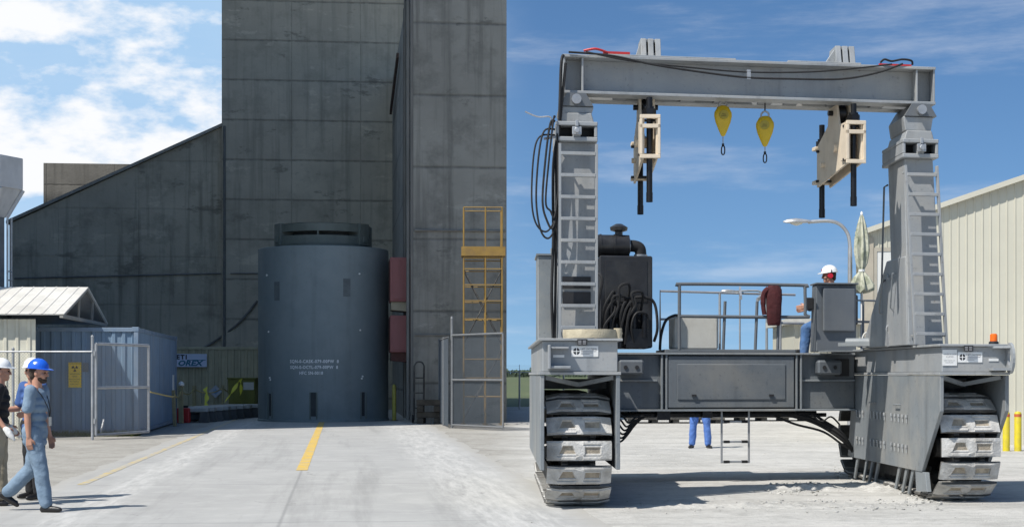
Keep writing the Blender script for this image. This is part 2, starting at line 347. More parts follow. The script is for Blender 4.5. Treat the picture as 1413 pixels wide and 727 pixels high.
# ------------------------------------------------------------------ ground
def ground_mat():
    m, N, L, P = _nodes('crushed_stone_ground')
    tc = N.new('ShaderNodeTexCoord'); V = tc.outputs['Object']
    sep = N.new('ShaderNodeSeparateXYZ'); L.new(V, sep.inputs[0])
    def nz(s, d=7, r=0.62, sc=(1, 1, 1), rot=0.0):
        mp = N.new('ShaderNodeMapping'); mp.inputs['Scale'].default_value = sc; mp.inputs['Rotation'].default_value = (0, 0, rot); L.new(V, mp.inputs[0])
        n = N.new('ShaderNodeTexNoise'); n.inputs['Scale'].default_value = s; n.inputs['Detail'].default_value = d
        n.inputs['Roughness'].default_value = r; L.new(mp.outputs[0], n.inputs['Vector']); return n.outputs['Fac']
    def mr(v, a, b, c, d):
        n = N.new('ShaderNodeMapRange')
        for k, x in zip(('From Min', 'From Max', 'To Min', 'To Max'), (a, b, c, d)): n.inputs[k].default_value = x
        L.new(v, n.inputs['Value']); return n.outputs['Result']
    def Mt(op, a, b):
        n = N.new('ShaderNodeMath'); n.operation = op
        for i, v in enumerate((a, b)):
            if isinstance(v, (int, float)): n.inputs[i].default_value = v
            else: L.new(v, n.inputs[i])
        return n.outputs[0]
    def mix(f, a, b):
        n = N.new('ShaderNodeMix'); n.data_type = 'RGBA'
        for i, v in ((0, f), (6, a), (7, b)):
            if isinstance(v, (int, float)): n.inputs[i].default_value = v
            elif isinstance(v, tuple): n.inputs[i].default_value = (*v[:3], 1)
            else: L.new(v, n.inputs[i])
        return n.outputs[2]
    # pale limestone yard
    y = mix(mr(nz(0.5, 8), 0.35, 0.65, 0, 1), (0.42, 0.41, 0.38), (0.53, 0.517, 0.483))
    y = mix(mr(nz(2.2, 9, 0.72), 0.48, 0.66, 0, 0.45), y, (0.25, 0.242, 0.225))
    y = mix(mr(nz(7.0, 8, 0.75), 0.5, 0.64, 0, 0.4), y, (0.23, 0.222, 0.205))
    y = mix(mr(nz(4.0, 8, 0.75, (0.5, 1, 1)), 0.54, 0.66, 0, 0.55), y, (0.60, 0.587, 0.555))
    y = mix(mr(nz(0.9, 7, 0.65, (0.22, 1, 1), 0.12), 0.5, 0.68, 0, 0.6), y, (0.54, 0.525, 0.49))     # wheel and crawler passes
    y = mix(mr(nz(1.6, 7, 0.65, (0.12, 1, 1), 0.05), 0.54, 0.68, 0, 0.5), y, (0.29, 0.283, 0.265))
    y = mix(mr(nz(55, 3, 0.6), 0.6, 0.72, 0, 0.5), y, (0.2, 0.19, 0.175))
    y = mix(mr(nz(34, 3, 0.6), 0.64, 0.7, 0, 0.5), y, (0.6, 0.59, 0.56))
    # rougher brown grey gravel by the road
    g = mix(mr(nz(0.7, 8), 0.35, 0.65, 0, 1), (0.32, 0.306, 0.275), (0.41, 0.393, 0.355))
    g = mix(mr(nz(3.0, 8, 0.7), 0.48, 0.68, 0, 0.6), g, (0.20, 0.19, 0.167))
    g = mix(mr(nz(42, 3, 0.6), 0.56, 0.66, 0, 0.65), g, (0.12, 0.115, 0.105))
    g = mix(mr(nz(30, 3, 0.6), 0.64, 0.7, 0, 0.6), g, (0.5, 0.49, 0.46))
    edge = Mt('ADD', sep.outputs['X'], Mt('MULTIPLY', Mt('SUBTRACT', nz(0.35, 5), 0.5), 3.0))
    L.new(mix(mr(edge, -0.6, 0.6, 0, 1), g, y), P.inputs['Base Color'])
    P.inputs['Roughness'].default_value = 0.95; P.inputs['Specular IOR Level'].default_value = 0.25
    b = N.new('ShaderNodeBump'); b.inputs['Strength'].default_value = 0.7; b.inputs['Distance'].default_value = 0.028
    h = Mt('ADD', nz(26, 6, 0.7), Mt('ADD', Mt('MULTIPLY', nz(1.8, 7, 0.7, (0.35, 1, 1), 0.1), 3.0), Mt('MULTIPLY', nz(6, 6, 0.7), 1.6)))
    L.new(h, b.inputs['Height']); L.new(b.outputs[0], P.inputs['Normal'])
    return m
mb = MB(); mb.add([(-2500, -300, 0), (2500, -300, 0), (2500, 4500, 0), (-2500, 4500, 0)], [(0, 1, 2, 3)])
struct(mb.build('ground', ground_mat()))

# road: local frame along its centre line; rotated 6.1 degrees to the left
RA = R(6.1); RO = Vector((-3.5, 26.5, 0))
def rd(s, t, z=0.0): return RO + Vector((s * math.cos(RA) - t * math.sin(RA), s * math.sin(RA) + t * math.cos(RA), z))
def road_mat():
    m, N, L, P = _nodes('worn_dusty_concrete_road')
    tc = N.new('ShaderNodeTexCoord'); V = tc.outputs['Object']
    sep = N.new('ShaderNodeSeparateXYZ'); L.new(V, sep.inputs[0])
    def nz(s, d=7, r=0.62, sc=(1, 1, 1)):
        mp = N.new('ShaderNodeMapping'); mp.inputs['Scale'].default_value = sc; L.new(V, mp.inputs[0])
        n = N.new('ShaderNodeTexNoise'); n.inputs['Scale'].default_value = s; n.inputs['Detail'].default_value = d
        n.inputs['Roughness'].default_value = r; L.new(mp.outputs[0], n.inputs['Vector']); return n.outputs['Fac']
    def mr(v, a, b, c, d):
        n = N.new('ShaderNodeMapRange')
        for k, x in zip(('From Min', 'From Max', 'To Min', 'To Max'), (a, b, c, d)): n.inputs[k].default_value = x
        L.new(v, n.inputs['Value']); return n.outputs['Result']
    def Mt(op, a, b):
        n = N.new('ShaderNodeMath'); n.operation = op
        for i, v in enumerate((a, b)):
            if isinstance(v, (int, float)): n.inputs[i].default_value = v
            else: L.new(v, n.inputs[i])
        return n.outputs[0]
    def mix(f, a, b):
        n = N.new('ShaderNodeMix'); n.data_type = 'RGBA'
        for i, v in ((0, f), (6, a), (7, b)):
            if isinstance(v, (int, float)): n.inputs[i].default_value = v
            elif isinstance(v, tuple): n.inputs[i].default_value = (*v[:3], 1)
            else: L.new(v, n.inputs[i])
        return n.outputs[2]
    c = mix(mr(nz(0.4, 7), 0.3, 0.7, 0, 1), (0.335, 0.333, 0.323), (0.395, 0.391, 0.375))
    c = mix(mr(nz(1.2, 8, 0.7, (1, 0.2, 1)), 0.5, 0.7, 0, 0.35), c, (0.27, 0.268, 0.258))
    c = mix(mr(nz(70, 3, 0.6), 0.6, 0.7, 0, 0.4), c, (0.2, 0.2, 0.195))
    c = mix(mr(nz(5, 4, 0.6), 0.70, 0.74, 0, 0.6), c, (0.16, 0.155, 0.15))
    c = mix(mr(nz(1.6, 9, 0.75), 0.5, 0.62, 0, 0.35), c, (0.45, 0.445, 0.427))
    c = mix(mr(nz(0.9, 8, 0.7, (1.6, 0.08, 1)), 0.52, 0.66, 0, 0.5), c, (0.24, 0.238, 0.23))
    c = mix(mr(nz(2.3, 5, 0.6), 0.66, 0.74, 0, 0.4), c, (0.2, 0.196, 0.19))
    fr = Mt('FRACT', Mt('DIVIDE', Mt('ADD', sep.outputs['Y'], Mt('MULTIPLY', nz(1.3, 5), 0.25)), 6.1), 0.0)
    jn = mr(Mt('MULTIPLY', Mt('ABSOLUTE', Mt('SUBTRACT', fr, 0.5), 0.0), 6.1), 0.01, 0.05, 0.55, 0)
    c = mix(jn, c, (0.2, 0.2, 0.195))
    vo = N.new('ShaderNodeTexVoronoi'); vo.feature = 'DISTANCE_TO_EDGE'; vo.inputs['Scale'].default_value = 0.33
    wv = N.new('ShaderNodeVectorMath'); wv.operation = 'ADD'; wn = N.new('ShaderNodeTexNoise'); wn.inputs['Scale'].default_value = 1.1; wn.inputs['Detail'].default_value = 6; L.new(V, wn.inputs['Vector']); L.new(V, wv.inputs[0]); L.new(wn.outputs['Color'], wv.inputs[1]); L.new(wv.outputs[0], vo.inputs['Vector'])
    c = mix(Mt('MULTIPLY', mr(vo.outputs['Distance'], 0.001, 0.006, 0.6, 0), mr(nz(0.5, 4), 0.5, 0.6, 0, 1)), c, (0.17, 0.168, 0.16))
    s = sep.outputs['X']
    wob = Mt('ADD', Mt('MULTIPLY', Mt('SUBTRACT', nz(0.6, 5), 0.5), 0.5), Mt('MULTIPLY', Mt('SUBTRACT', nz(5, 5, 0.7), 0.5), 0.5))
    def band(c0, w):
        d = Mt('ABSOLUTE', Mt('SUBTRACT', Mt('ADD', s, wob), c0), 0.0)
        return mr(d, w * 0.4, w, 1, 0)
    dust = Mt('MAXIMUM', band(-2.35, 0.4), band(2.6, 0.8))
    c = mix(Mt('MULTIPLY', dust, mr(nz(7, 9, 0.75, (1, 0.10, 1)), 0.42, 0.62, 0.05, 0.8)), c, (0.52, 0.512, 0.49))
    c = mix(Mt('MULTIPLY', mr(Mt('ABSOLUTE', Mt('ADD', s, Mt('MULTIPLY', Mt('SUBTRACT', nz(9, 5, 0.7), 0.5), 0.05)), 0.0), 0.006, 0.03, 1, 0), 0.6), c, (0.22, 0.22, 0.215))
    out = mr(Mt('ABSOLUTE', Mt('ADD', s, wob), 0.0), 3.15, 3.5, 0, 0.85)
    c = mix(out, c, (0.37, 0.356, 0.325))
    L.new(c, P.inputs['Base Color']); P.inputs['Roughness'].default_value = 0.92; P.inputs['Specular IOR Level'].default_value = 0.25
    b = N.new('ShaderNodeBump'); b.inputs['Strength'].default_value = 0.35; b.inputs['Distance'].default_value = 0.02
    L.new(nz(45, 6, 0.7), b.inputs['Height']); L.new(b.outputs[0], P.inputs['Normal'])
    return m
mb = MB()
n = 120; vs = []; 
for i in range(n + 1):
    t = -30 + 78 * i / n
    vs += [(-3.5 + 0.18 * noise.noise((t * 0.8, 1, 0)) + 0.1 * noise.noise((t * 3, 1, 0)), t, 0), (3.5 + 0.2 * noise.noise((t * 0.8, 9, 0)) + 0.1 * noise.noise((t * 3, 5, 0)), t, 0)]
mb.add(vs, [(2 * i, 2 * i + 1, 2 * i + 3, 2 * i + 2) for i in range(n)])
o = struct(mb.build('road', road_mat(), recalc=False, loc=RO + Vector((0, 0, 0.004)))); o.rotation_euler = (0, 0, RA)
def line_mat(name, col, lo, hi):
    m = mat(name, col, 0.75, 0, 0.1, 3, (0.36, 0.355, 0.34), 0.95, 5.0, 0, 0.2)
    r = [x for x in m.node_tree.nodes if x.type == 'MAP_RANGE' and abs(x.inputs['From Min'].default_value - 0.45) < 1e-4][0]
    r.inputs['From Min'].default_value = lo; r.inputs['From Max'].default_value = hi
    return m
def marking(s0, t0, t1, w, m):
    mb = MB(); k = max(2, int((t1 - t0) * 3)); vs = []
    for i in range(k + 1):
        t = t0 + (t1 - t0) * i / k
        vs += [(s0 - w / 2 + 0.012 * noise.noise((t * 5, s0, 0)), t, 0), (s0 + w / 2 + 0.012 * noise.noise((t * 5, s0, 7)), t, 0)]
    mb.add(vs, [(2 * i, 2 * i + 1, 2 * i + 3, 2 * i + 2) for i in range(k)])
    o = struct(mb.build('road_marking', m, recalc=False, loc=RO + Vector((0, 0, 0.008)))); o.rotation_euler = (0, 0, RA)
marking(0, 0.2, 30, 0.19, line_mat('worn_yellow_line', (0.60, 0.40, 0.07), 0.46, 0.72))
marking(-3.1, -3, 38, 0.13, line_mat('faded_yellow_line', (0.52, 0.40, 0.16), 0.40, 0.56))

gm = mat('mown_grass', (0.075, 0.10, 0.035), 0.95, 0, 0.3, 0.15, (0.14, 0.12, 0.06), 0.5, 0.08, 0, 0.6, 4)
mb = MB(); mb.add([(-200, 80, 0.005), (1200, 80, 0.005), (1200, 2600, 0.005), (-200, 2600, 0.005)], [(0, 1, 2, 3)])
struct(mb.build('grass_field', gm))
# far tree line: one mass of leaf clumps
tm = mat('far_foliage', (0.05, 0.075, 0.045), 0.9, 0, 0.4, 0.05, (0.09, 0.11, 0.06), 0.5, 0.1, 0, 0)
mb = MB(); rng = random.Random(3)
for i in range(9000):
    x = rng.uniform(-150, 900); y = rng.uniform(1100, 1240)
    h = 3.0 + 3.5 * abs(noise.noise((x * 0.02, 0, 0))) + rng.random() * 1.2
    z = h * rng.random() ** 1.2; r = rng.uniform(1.3, 3.2)
    a = [Vector((rng.gauss(0, 1), rng.gauss(0, 1), rng.gauss(0, 1))).normalized() * r for _ in range(4)]
    c = Vector((x, y, z)); mb.add([c + q for q in a], [(0, 1, 2), (0, 2, 3), (0, 3, 1), (1, 3, 2)])
o = mb.build('treeline', tm, recalc=False); o['kind'] = 'stuff'; o['label'] = 'far off line of dark green trees on the horizon'; o['category'] = 'trees'

# ------------------------------------------------------------------ concrete building
BA = RA; BO = Vector((-5.5, 74, 0)); bc, bs = math.cos(BA), math.sin(BA)
def bl(x, d):                                  # local l of the facade point seen at photo x on the plane at local depth d
    k = (x - CX) / F; px, py = BO.x - d * bs, BO.y + d * bc
    return (k * py - px) / (bc - k * bs)
def bz(x, y, d):
    l = bl(x, d); D = BO.y + l * bs + d * bc
    return CH + (HY - y) * D / F
b = thing('concrete_building', 'huge dark grey concrete building with tower block, sloping shoulder and projecting wing', 'building', BO, BA)
LT = bl(306, 0)
cgx = 3.2
mb = MB(); mb.box(LT, 0.6, 0, 26, -0.2, 20.5)
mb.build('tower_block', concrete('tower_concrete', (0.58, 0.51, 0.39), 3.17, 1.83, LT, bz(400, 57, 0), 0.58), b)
mcs = concrete('shoulder_concrete', (0.53, 0.47, 0.355), 3.6, 2.2, LT - 0.2, 0.4, 0.42, lines=0.3)
l0 = bl(13, 0.35); mb = MB()
zl, zr = bz(13, 309, 0.35), bz(305, 175, 0.35)
mb.prism([(l0, 0.35, -0.2), (LT - 0.004, 0.35, -0.2), (LT - 0.004, 0.35, zr), (l0, 0.35, zl)], (0, 22, 0))
mb.build('sloping_shoulder', mcs, b)
mb = MB(); zt = lambda l: zl + (zr - zl) * (l - l0) / (LT - l0)
mb.prism([(l0 - 0.12, 0.16, zl + 0.0), (LT - 0.01, 0.16, zr + 0.002), (LT - 0.01, 0.16, zr + 0.14), (l0 - 0.12, 0.16, zl + 0.14)], (0, 22.2, 0))
mb.build('coping', mat('coping_concrete', (0.36, 0.34, 0.29), 0.9, 0, 0.2, 2), b)
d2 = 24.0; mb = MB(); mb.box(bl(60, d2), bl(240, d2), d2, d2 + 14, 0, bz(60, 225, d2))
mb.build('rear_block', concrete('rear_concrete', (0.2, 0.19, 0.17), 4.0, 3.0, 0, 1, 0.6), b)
# projecting wing at the right: its flank runs back to the tower
fd = -20.6; LR = bl(699, fd)
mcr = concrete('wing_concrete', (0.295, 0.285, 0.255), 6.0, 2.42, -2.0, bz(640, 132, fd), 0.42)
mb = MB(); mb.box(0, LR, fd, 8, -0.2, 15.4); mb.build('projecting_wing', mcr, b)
mb = MB(); mb.box(-0.09, -0.003, fd + 0.02, fd + 0.3, 0, 15.3); mb.box(-0.10, -0.051, fd + 6.2, fd + 6.5, 0, 15.3)
mb.build('flank_rib', mat('pale_concrete_rib', (0.2, 0.19, 0.175), 0.9, 0, 0.2, 2, (0.1, 0.1, 0.1), 0.5, 1, 0.3), b)
mb = MB(); mb.box(-0.05, -0.003, fd + 0.31, -0.02, 0.0, 15.2); mb.build('flank_panel', concrete('flank_concrete', (0.40, 0.39, 0.365), 2.4, 2.4, 0, 1, 0.45, 'Y'), b)
PIPE = mat('grey_pipe', (0.20, 0.195, 0.18), 0.7, 0, 0.2, 2, (0.1, 0.1, 0.09), 0.6, 1, 0.4)
mb = MB(); mb.tube([(-0.17, fd + 0.16, 0.1), (-0.17, fd + 0.16, 15.2)], 0.06, 10); mb.build('downpipe', PIPE, b, smooth=True); mb = MB(); mb.tube([(-0.19, fd + 2.4, 0.1), (-0.19, fd + 2.4, 15.2)], 0.04, 8)
mb.build('downpipe', PIPE, b, smooth=True)
rust = mat('rusty_steel', (0.13, 0.10, 0.085), 0.9, 0, 0.3, 5, (0.12, 0.05, 0.03), 0.6, 3)
mb = MB(); q0, q1 = (-0.35, fd + 11.5, 13.6), (-0.35, fd + 20.0, 12.6)
mb.bar((-0.16, fd + 10.5, 14.4), (-0.20, fd + 18.4, 13.4), 0.10, 0.2)
mb.build('crane_rail', rust, b)
mb = MB(); z1 = bz(440, 378, 0)
mb.tube([(bl(318, -0.06), -0.06, z1), (-0.1, -0.06, z1 + 0.05)], 0.035, 6); mb.tube([(LT + 0.12, -0.07, 0), (LT + 0.12, -0.07, 13)], 0.06, 8)
CO_ = mat('grey_conduit', (0.2, 0.195, 0.18), 0.5, 0.3, 0.2, 3)
mb.build('conduit', CO_, b, smooth=True); mb = MB()
mb.tube([(bl(20, 0.28), 0.28, bz(20, 384, 0.28)), (LT - 0.05, 0.28, bz(300, 377, 0.28))], 0.04, 6)
mb.build('conduit', CO_, b, smooth=True); mb = MB()
mb.tube(spline([(bl(355, -0.1), -0.1, bz(355, 415, -0.1)), (bl(330, -0.1), -0.1, bz(330, 445, -0.1)), (bl(300, 0.2), 0.2, bz(300, 468, 0)), (bl(280, 0.2), 0.2, bz(280, 480, 0))]), 0.06, 6)
mb.build('hanging_cable', CO_, b, smooth=True); mb = MB()
mb.tube([(0.05, fd - 0.05, bz(600, 318, fd)), (LR - 0.05, fd - 0.05, bz(600, 318, fd))], 0.035, 8)
mb.build('conduit', CO_, b, smooth=True); mb = MB()
mb.tube([(0.05, fd - 0.05, bz(600, 462, fd)), (LR - 0.9, fd - 0.05, bz(600, 462, fd))], 0.025, 8)
mb.build('conduit', CO_, b, smooth=True)
# unseen tall block, added out of view to keep the yard face in shade
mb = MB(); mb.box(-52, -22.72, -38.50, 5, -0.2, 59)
mb.build('shade_blocker', concrete('shade_blocker_concrete', (0.19, 0.187, 0.178), 4.2, 2.4, 0, 1, 0.55), b)

# pale tower with flared head, at the left edge
tp = mat('pale_tower_concrete', (0.62, 0.61, 0.59), 0.85, 0, 0.08, 2, (0.42, 0.42, 0.40), 0.4, 1.2, 0.25)
D = 45.6; o_ = at(0, HY, D); o_.z = 0
tw = thing('watch_tower', 'pale concrete tower with a flared six sided head behind the canopy', 'tower', (o_.x - 0.35, D, 0))
zt_, zb_, zn = CH + (517 - 218) * D / F, CH + (517 - 262) * D / F, CH + (517 - 300) * D / F
def hexp(r, z, a0=R(8)): return [(r * math.cos(a0 + R(60) * k), r * math.sin(a0 + R(60) * k), z) for k in range(6)]
def loft(mb, rings):
    n = len(rings[0]); mb.add([p for r in rings for p in r], [(i * n + k, i * n + (k + 1) % n, (i + 1) * n + (k + 1) % n, (i + 1) * n + k) for i in range(len(rings) - 1) for k in range(n)] + [tuple(range(n))[::-1], tuple(range((len(rings) - 1) * n, len(rings) * n))])
mb = MB(); loft(mb, [hexp(0.98, zb_), hexp(0.98, zt_)]); mb.build('head', tp, tw, bevel=0.02)
mb = MB(); loft(mb, [hexp(0.50, zn), hexp(0.94, zb_ - 0.003)]); mb.build('flare', tp, tw)
mb = MB()
for k in range(6):
    a, c_ = Vector(hexp(0.54, zn)[k]), Vector(hexp(0.99, zb_)[k]); mb.bar(a, c_ - Vector((0, 0, 0.01)), 0.08); mb.build('bracket', tp, tw); mb = MB()
mb = MB(); loft(mb, [hexp(0.46, 0), hexp(0.46, zn - 0.003)]); mb.build('shaft', mat('grey_shaft', (0.2, 0.21, 0.215), 0.8, 0, 0.15, 2, None, 0, 1, 0.4), tw)
mb = MB()
for s in (-1, 1): mb.tube([(0.62 , s * 0.18, 0), (0.62, s * 0.18, zn)], 0.03, 6)
for k in range(18): mb.tube([(0.62, -0.18, 0.3 + 0.25 * k), (0.62, 0.18, 0.3 + 0.25 * k)], 0.02, 5)
mb.build('access_ladder', M['steel'], tw)

# canopy shed with metal gable roof
cw = mat('cream_sheet_wall', (0.66, 0.635, 0.52), 0.6, 0, 0.06, 2, (0.3, 0.29, 0.25), 0.3, 1.5, 0.2)
cr = mat('cream_metal_roof', (0.62, 0.60, 0.55), 0.5, 0, 0.06, 2, (0.36, 0.34, 0.3), 0.4, 1.2, 0.2)
e1 = at(88, 433, 40.0); rg = at(122, 396, 42.4); e2 = at(149, 446, 44.8)
sh = thing('canopy_shed', 'cream metal canopy shed with a pitched ribbed roof and open gable trusses', 'shed', (e1.x, 42.4, 0))
O = Vector((e1.x, 42.4, 0)); A, B, C = e1 - O, rg - O, e2 - O; wl = Vector((-9, 0, 0))
mb = MB()
def slope(p, q):
    n = (q - p).cross(wl).normalized(); n = n if n.z > 0 else -n
    u = 0; pts = []
    while u < 9:
        for du, h in ((0, 0), (0.22, 0), (0.235, 0.014), (0.265, 0.014), (0.28, 0)): pts.append((u + du, h))
        u += 0.3
    vs = []
    for u, h in pts:
        for s in (p, q): vs.append(s + Vector((-u, 0, 0)) + n * h); vs.append(s + Vector((-u, 0, 0)) - n * 0.03)
    k = len(pts)
    mb.add(vs, [(4 * i, 4 * i + 4, 4 * i + 6, 4 * i + 2) for i in range(k - 1)] + [(4 * i + 1, 4 * i + 3, 4 * i + 7, 4 * i + 5) for i in range(k - 1)] + [(4 * i, 4 * i + 1, 4 * i + 5, 4 * i + 4) for i in range(k - 1)] + [(0, 2, 3, 1)])
slope(A, B); slope(C, B)
mb.build('roof', cr, sh)
mb = MB()
for dx in (0.06, -2.6):
    v = Vector((-dx if dx > 0 else dx, 0, -0.05))
    for p, q in ((A, B), (C, B), (A, C)): mb.bar(p + v, q + v, 0.09)
    for t in (0.36, 0.66):
        a_ = A.lerp(C, t); top = A.lerp(B, t * 2) if t <= 0.5 else C.lerp(B, (1 - t) * 2)
        mb.bar(a_ + v, top + v, 0.05)
mb.build('truss', mat('grey_truss_paint', (0.3, 0.29, 0.26), 0.5), sh)
mb = MB(); mb.ribs((A.x - 9, A.y + 0.3, 0), (1, 0, 0), (0, -1, 0), 8.2, A.z - 0.12, 0.30, 0.03, 0.4)
mb.build('wall', cw, sh)
mb = MB()
for x in (-0.55, -4.5, -8.8):
    x = -2.2 if x > -1 else x; mb.bar((x, C.y - 0.35, 0), (x, C.y - 0.35, C.z - 0.1), 0.12)
mb.build('post', cw, sh)

# ------------------------------------------------------------------ containers
blue = mat('blue_grey_container_paint', (0.165, 0.25, 0.35), 0.55, 0, 0.08, 1.5, (0.21, 0.255, 0.30), 0.5, 1.3, 0.55, 0.08)
D0 = 41.9; k0 = gd(48, 603)
cn = thing('shipping_container', 'blue grey ribbed shipping container behind the chain link gate', 'container', (at(190, HY, 42.1).x, 42.1, 0), R(6.5))
CWd, CLn, CHt = 2.72, 10.6, 2.86
def container(root, w, ln, h, m, fr, name='wall'):
    """front end face at y=0 facing -y, spans x -w..0"""
    mb = MB(); mb.ribs((-w + 0.08, 0.05, 0.16), (1, 0, 0), (0, -1, 0), w - 0.16, h - 0.28, 0.26, 0.035, 0.5)
    mb.build('end_wall', m, root)
    mb = MB(); mb.ribs((-0.04, 0.08, 0.16), (0, 1, 0), (1, 0, 0), ln - 0.16, h - 0.28, 0.28, 0.035, 0.5)
    mb.ribs((-w + 0.04, 0.08, 0.16), (0, 1, 0), (-1, 0, 0), ln - 0.16, h - 0.28, 0.28, 0.035, 0.5)
    mb.ribs((-w + 0.08, ln - 0.05, 0.16), (1, 0, 0), (0, 1, 0), w - 0.16, h - 0.28, 0.26, 0.035, 0.5)
    mb.build('side_wall', m, root)
    mb = MB(); mb.box(-w + 0.05, -0.05, 0.05, ln - 0.05, h - 0.06, h - 0.02); mb.build('roof', m, root)
    mb = MB()
    for x in (-w + 0.04, -0.04):
        for y in (0.04, ln - 0.04): mb.bar((x, y, 0.12), (x, y, h - 0.12), 0.12, up=(0, 1, 0))
    for z in (0.1, h - 0.07):
        mb.bar((-w + 0.1, 0.045, z), (-0.1, 0.045, z), 0.11); mb.bar((-w + 0.1, ln - 0.045, z), (-0.1, ln - 0.045, z), 0.11)
        for x in (-w + 0.045, -0.045): mb.bar((x, 0.1, z), (x, ln - 0.1, z), 0.11)
    mb.build('frame', fr, root, bevel=0.008)
    mb = MB()
    for x in (-w + 0.06, -0.06):
        for y in (0.06, ln - 0.06):
            for z in (0.06, h - 0.06): mb.box(x - 0.09, x + 0.09, y - 0.09, y + 0.09, z - 0.06, z + 0.06)
    mb.build('corner_casting', fr, root, bevel=0.01)
container(cn, CWd, CLn, CHt, blue, mat('blue_grey_frame_paint', (0.18, 0.25, 0.34), 0.5, 0, 0.1, 2, (0.3, 0.3, 0.3), 0.3, 2))
mb = MB(); mb.box(-1.42, -1.27, -0.02, 0.012, 1.68, 1.92); mb.build('vent_cover', M['deckpaint'], cn)
mb = MB(); mb.box(-0.004, 0.016, 9.3, 9.75, 0.9, 1.6); mb.build('notice', M['white'], cn)
sg = thing('radiation_sign', 'tall yellow warning sign with a black trefoil on the blue grey container', 'sign', cn.location, R(6.5))
x0, x1 = -1.78, -1.45; y = -0.02
mb = MB(); mb.box(x0, x1, y - 0.012, y, CH - 0.33, CH + 0.33); mb.build('sign_plate', mat('sign_yellow', (0.74, 0.50, 0.03), 0.5, 0, 0.05), sg, bevel=0.004)
mb = MB(); cxs, czs = (x0 + x1) / 2, CH + 0.17; yy = y - 0.015
def disc(c, r0, r1, a0, a1, n=10): 
    mb.add([(c[0] + r * math.cos(a0 + (a1 - a0) * k / n), yy, c[1] + r * math.sin(a0 + (a1 - a0) * k / n)) for k in range(n + 1) for r in (r0, r1)], [(2 * k, 2 * k + 1, 2 * k + 3, 2 * k + 2) for k in range(n)])
for a in (90, 210, 330): disc((cxs, czs), 0.025, 0.085, R(a - 30 + 90 + 90), R(a + 30 + 180))
disc((cxs, czs), 0.0, 0.016, 0, 2 * math.pi, 14)
mb = lettering([('CAUTION', -0.135, 0.105, 0.062), ('RADIATION', -0.13, -0.16, 0.048), ('AREA', -0.07, -0.225, 0.052), ('RADIOACTIVE', -0.14, -0.30, 0.042), ('MATERIALS', -0.125, -0.36, 0.045), ('KEEP OUT', -0.12, -0.43, 0.048)], 1, lambda a, c: (cxs + a, yy, czs + c), mb)
mb.build('lettering', mat('sign_black', (0.07, 0.045, 0.01), 0.6, 0, 0), sg, recalc=False)

tan = mat('tan_container_paint', (0.46, 0.42, 0.28), 0.6, 0, 0.08, 1.5, (0.2, 0.18, 0.13), 0.4, 1.5, 0.4)
Dt = 64.0; t0 = at(232, HY, Dt); wt = 6.1
tn = thing('storage_container', 'tan ribbed storage container with a white sign, half hidden by the cask', 'container', (t0.x + wt, Dt, 0), R(2))
container(tn, wt, 2.6, CH + (517 - 478) * Dt / F, tan, tan)
s0 = at(240.5, 506, Dt - 0.4); s1 = at(285, 488, Dt - 0.4)
sg = thing('company_sign', 'white and blue company sign on the tan storage container', 'sign', (s0.x, Dt - 0.37, s0.z), R(2))
w, h = s1.x - s0.x, s1.z - s0.z
mb = MB(); mb.box(0, w, -0.02, 0.0, 0, h); mb.build('sign_plate', mat('sign_pale_blue', (0.55, 0.62, 0.78), 0.5, 0, 0.04), sg)
mb = lettering([('ETI', 0.08, h * 0.60, 0.24)], 1, lambda a, c: (a * 1.05, -0.024, c), None, 0, 0.012, 0, 1.3); mb.build('lettering', M['ink'], sg, recalc=False)
mb = lettering([('OREX', 0.10, h * 0.10, 0.29)], 1, lambda a, c: (a * 1.25, -0.024, c), None, 0, 0.012, 0.25)
mb.add([(0.5, -0.023, h * 0.50), (w - 0.05, -0.023, h * 0.50), (w - 0.05, -0.023, h * 0.55), (0.5, -0.023, h * 0.55)], [(0, 1, 2, 3)])
mb.build('lettering', mat('sign_teal', (0.03, 0.16, 0.25), 0.6, 0, 0), sg, recalc=False)
p = at(297, 540, Dt - 0.35)
pl = thing('hazard_placard', 'small white diamond placard low on the tan storage container', 'placard', (p.x, Dt - 0.3, p.z), R(2))
mb = MB(); mb.prism([(-0.26, 0, 0), (0, 0, -0.26), (0.26, 0, 0), (0, 0, 0.26)], (0, 0.015, 0)); mb.build('plate', mat('placard_grey_white', (0.42, 0.45, 0.5), 0.5), pl)
mb = MB(); mb.prism([(-0.12, -0.004, 0), (0, -0.004, -0.12), (0.12, -0.004, 0), (0, -0.004, 0.12)], (0, 0.002, 0)); mb.build('emblem', mat('placard_blue', (0.2, 0.3, 0.45), 0.5), pl)

# green yellow skip box in front of the tan container
Dg = 60.6; g0, g1 = at(316, HY, Dg), at(352, HY, Dg)
yg = mat('green_yellow_paint', (0.17, 0.17, 0.028), 0.6, 0, 0.12, 2, (0.12, 0.12, 0.04), 0.4, 2, 0.4)
bx = thing('waste_bin', 'olive yellow steel waste bin in front of the tan storage container', 'bin', (g0.x, Dg, 0))
wv, hv = g1.x - g0.x, CH - 6 * Dg / F
mb = MB(); mb.prism([(0.0, 0, 0.12), (wv, 0, 0.12), (wv, 0, hv), (-0.05, 0, hv)], (0, 0.9, 0)); mb.build('body', yg, bx, bevel=0.02)
mb = MB(); mb.box(-0.08, wv + 0.04, -0.04, 0.94, hv - 0.002, hv + 0.06); mb.build('lid', yg, bx, bevel=0.01)
mb = MB(); mb.box(wv * 0.55, wv * 0.95, -0.012, -0.002, hv * 0.72, hv * 0.92); mb.build('notice', M['tank'], bx)
mb = MB(); mb.box(0.1, wv - 0.1, 0.1, 0.2, 0, 0.12); mb.box(0.1, wv - 0.1, 0.7, 0.8, 0, 0.12); mb.build('skid', M['trackdark'], bx)

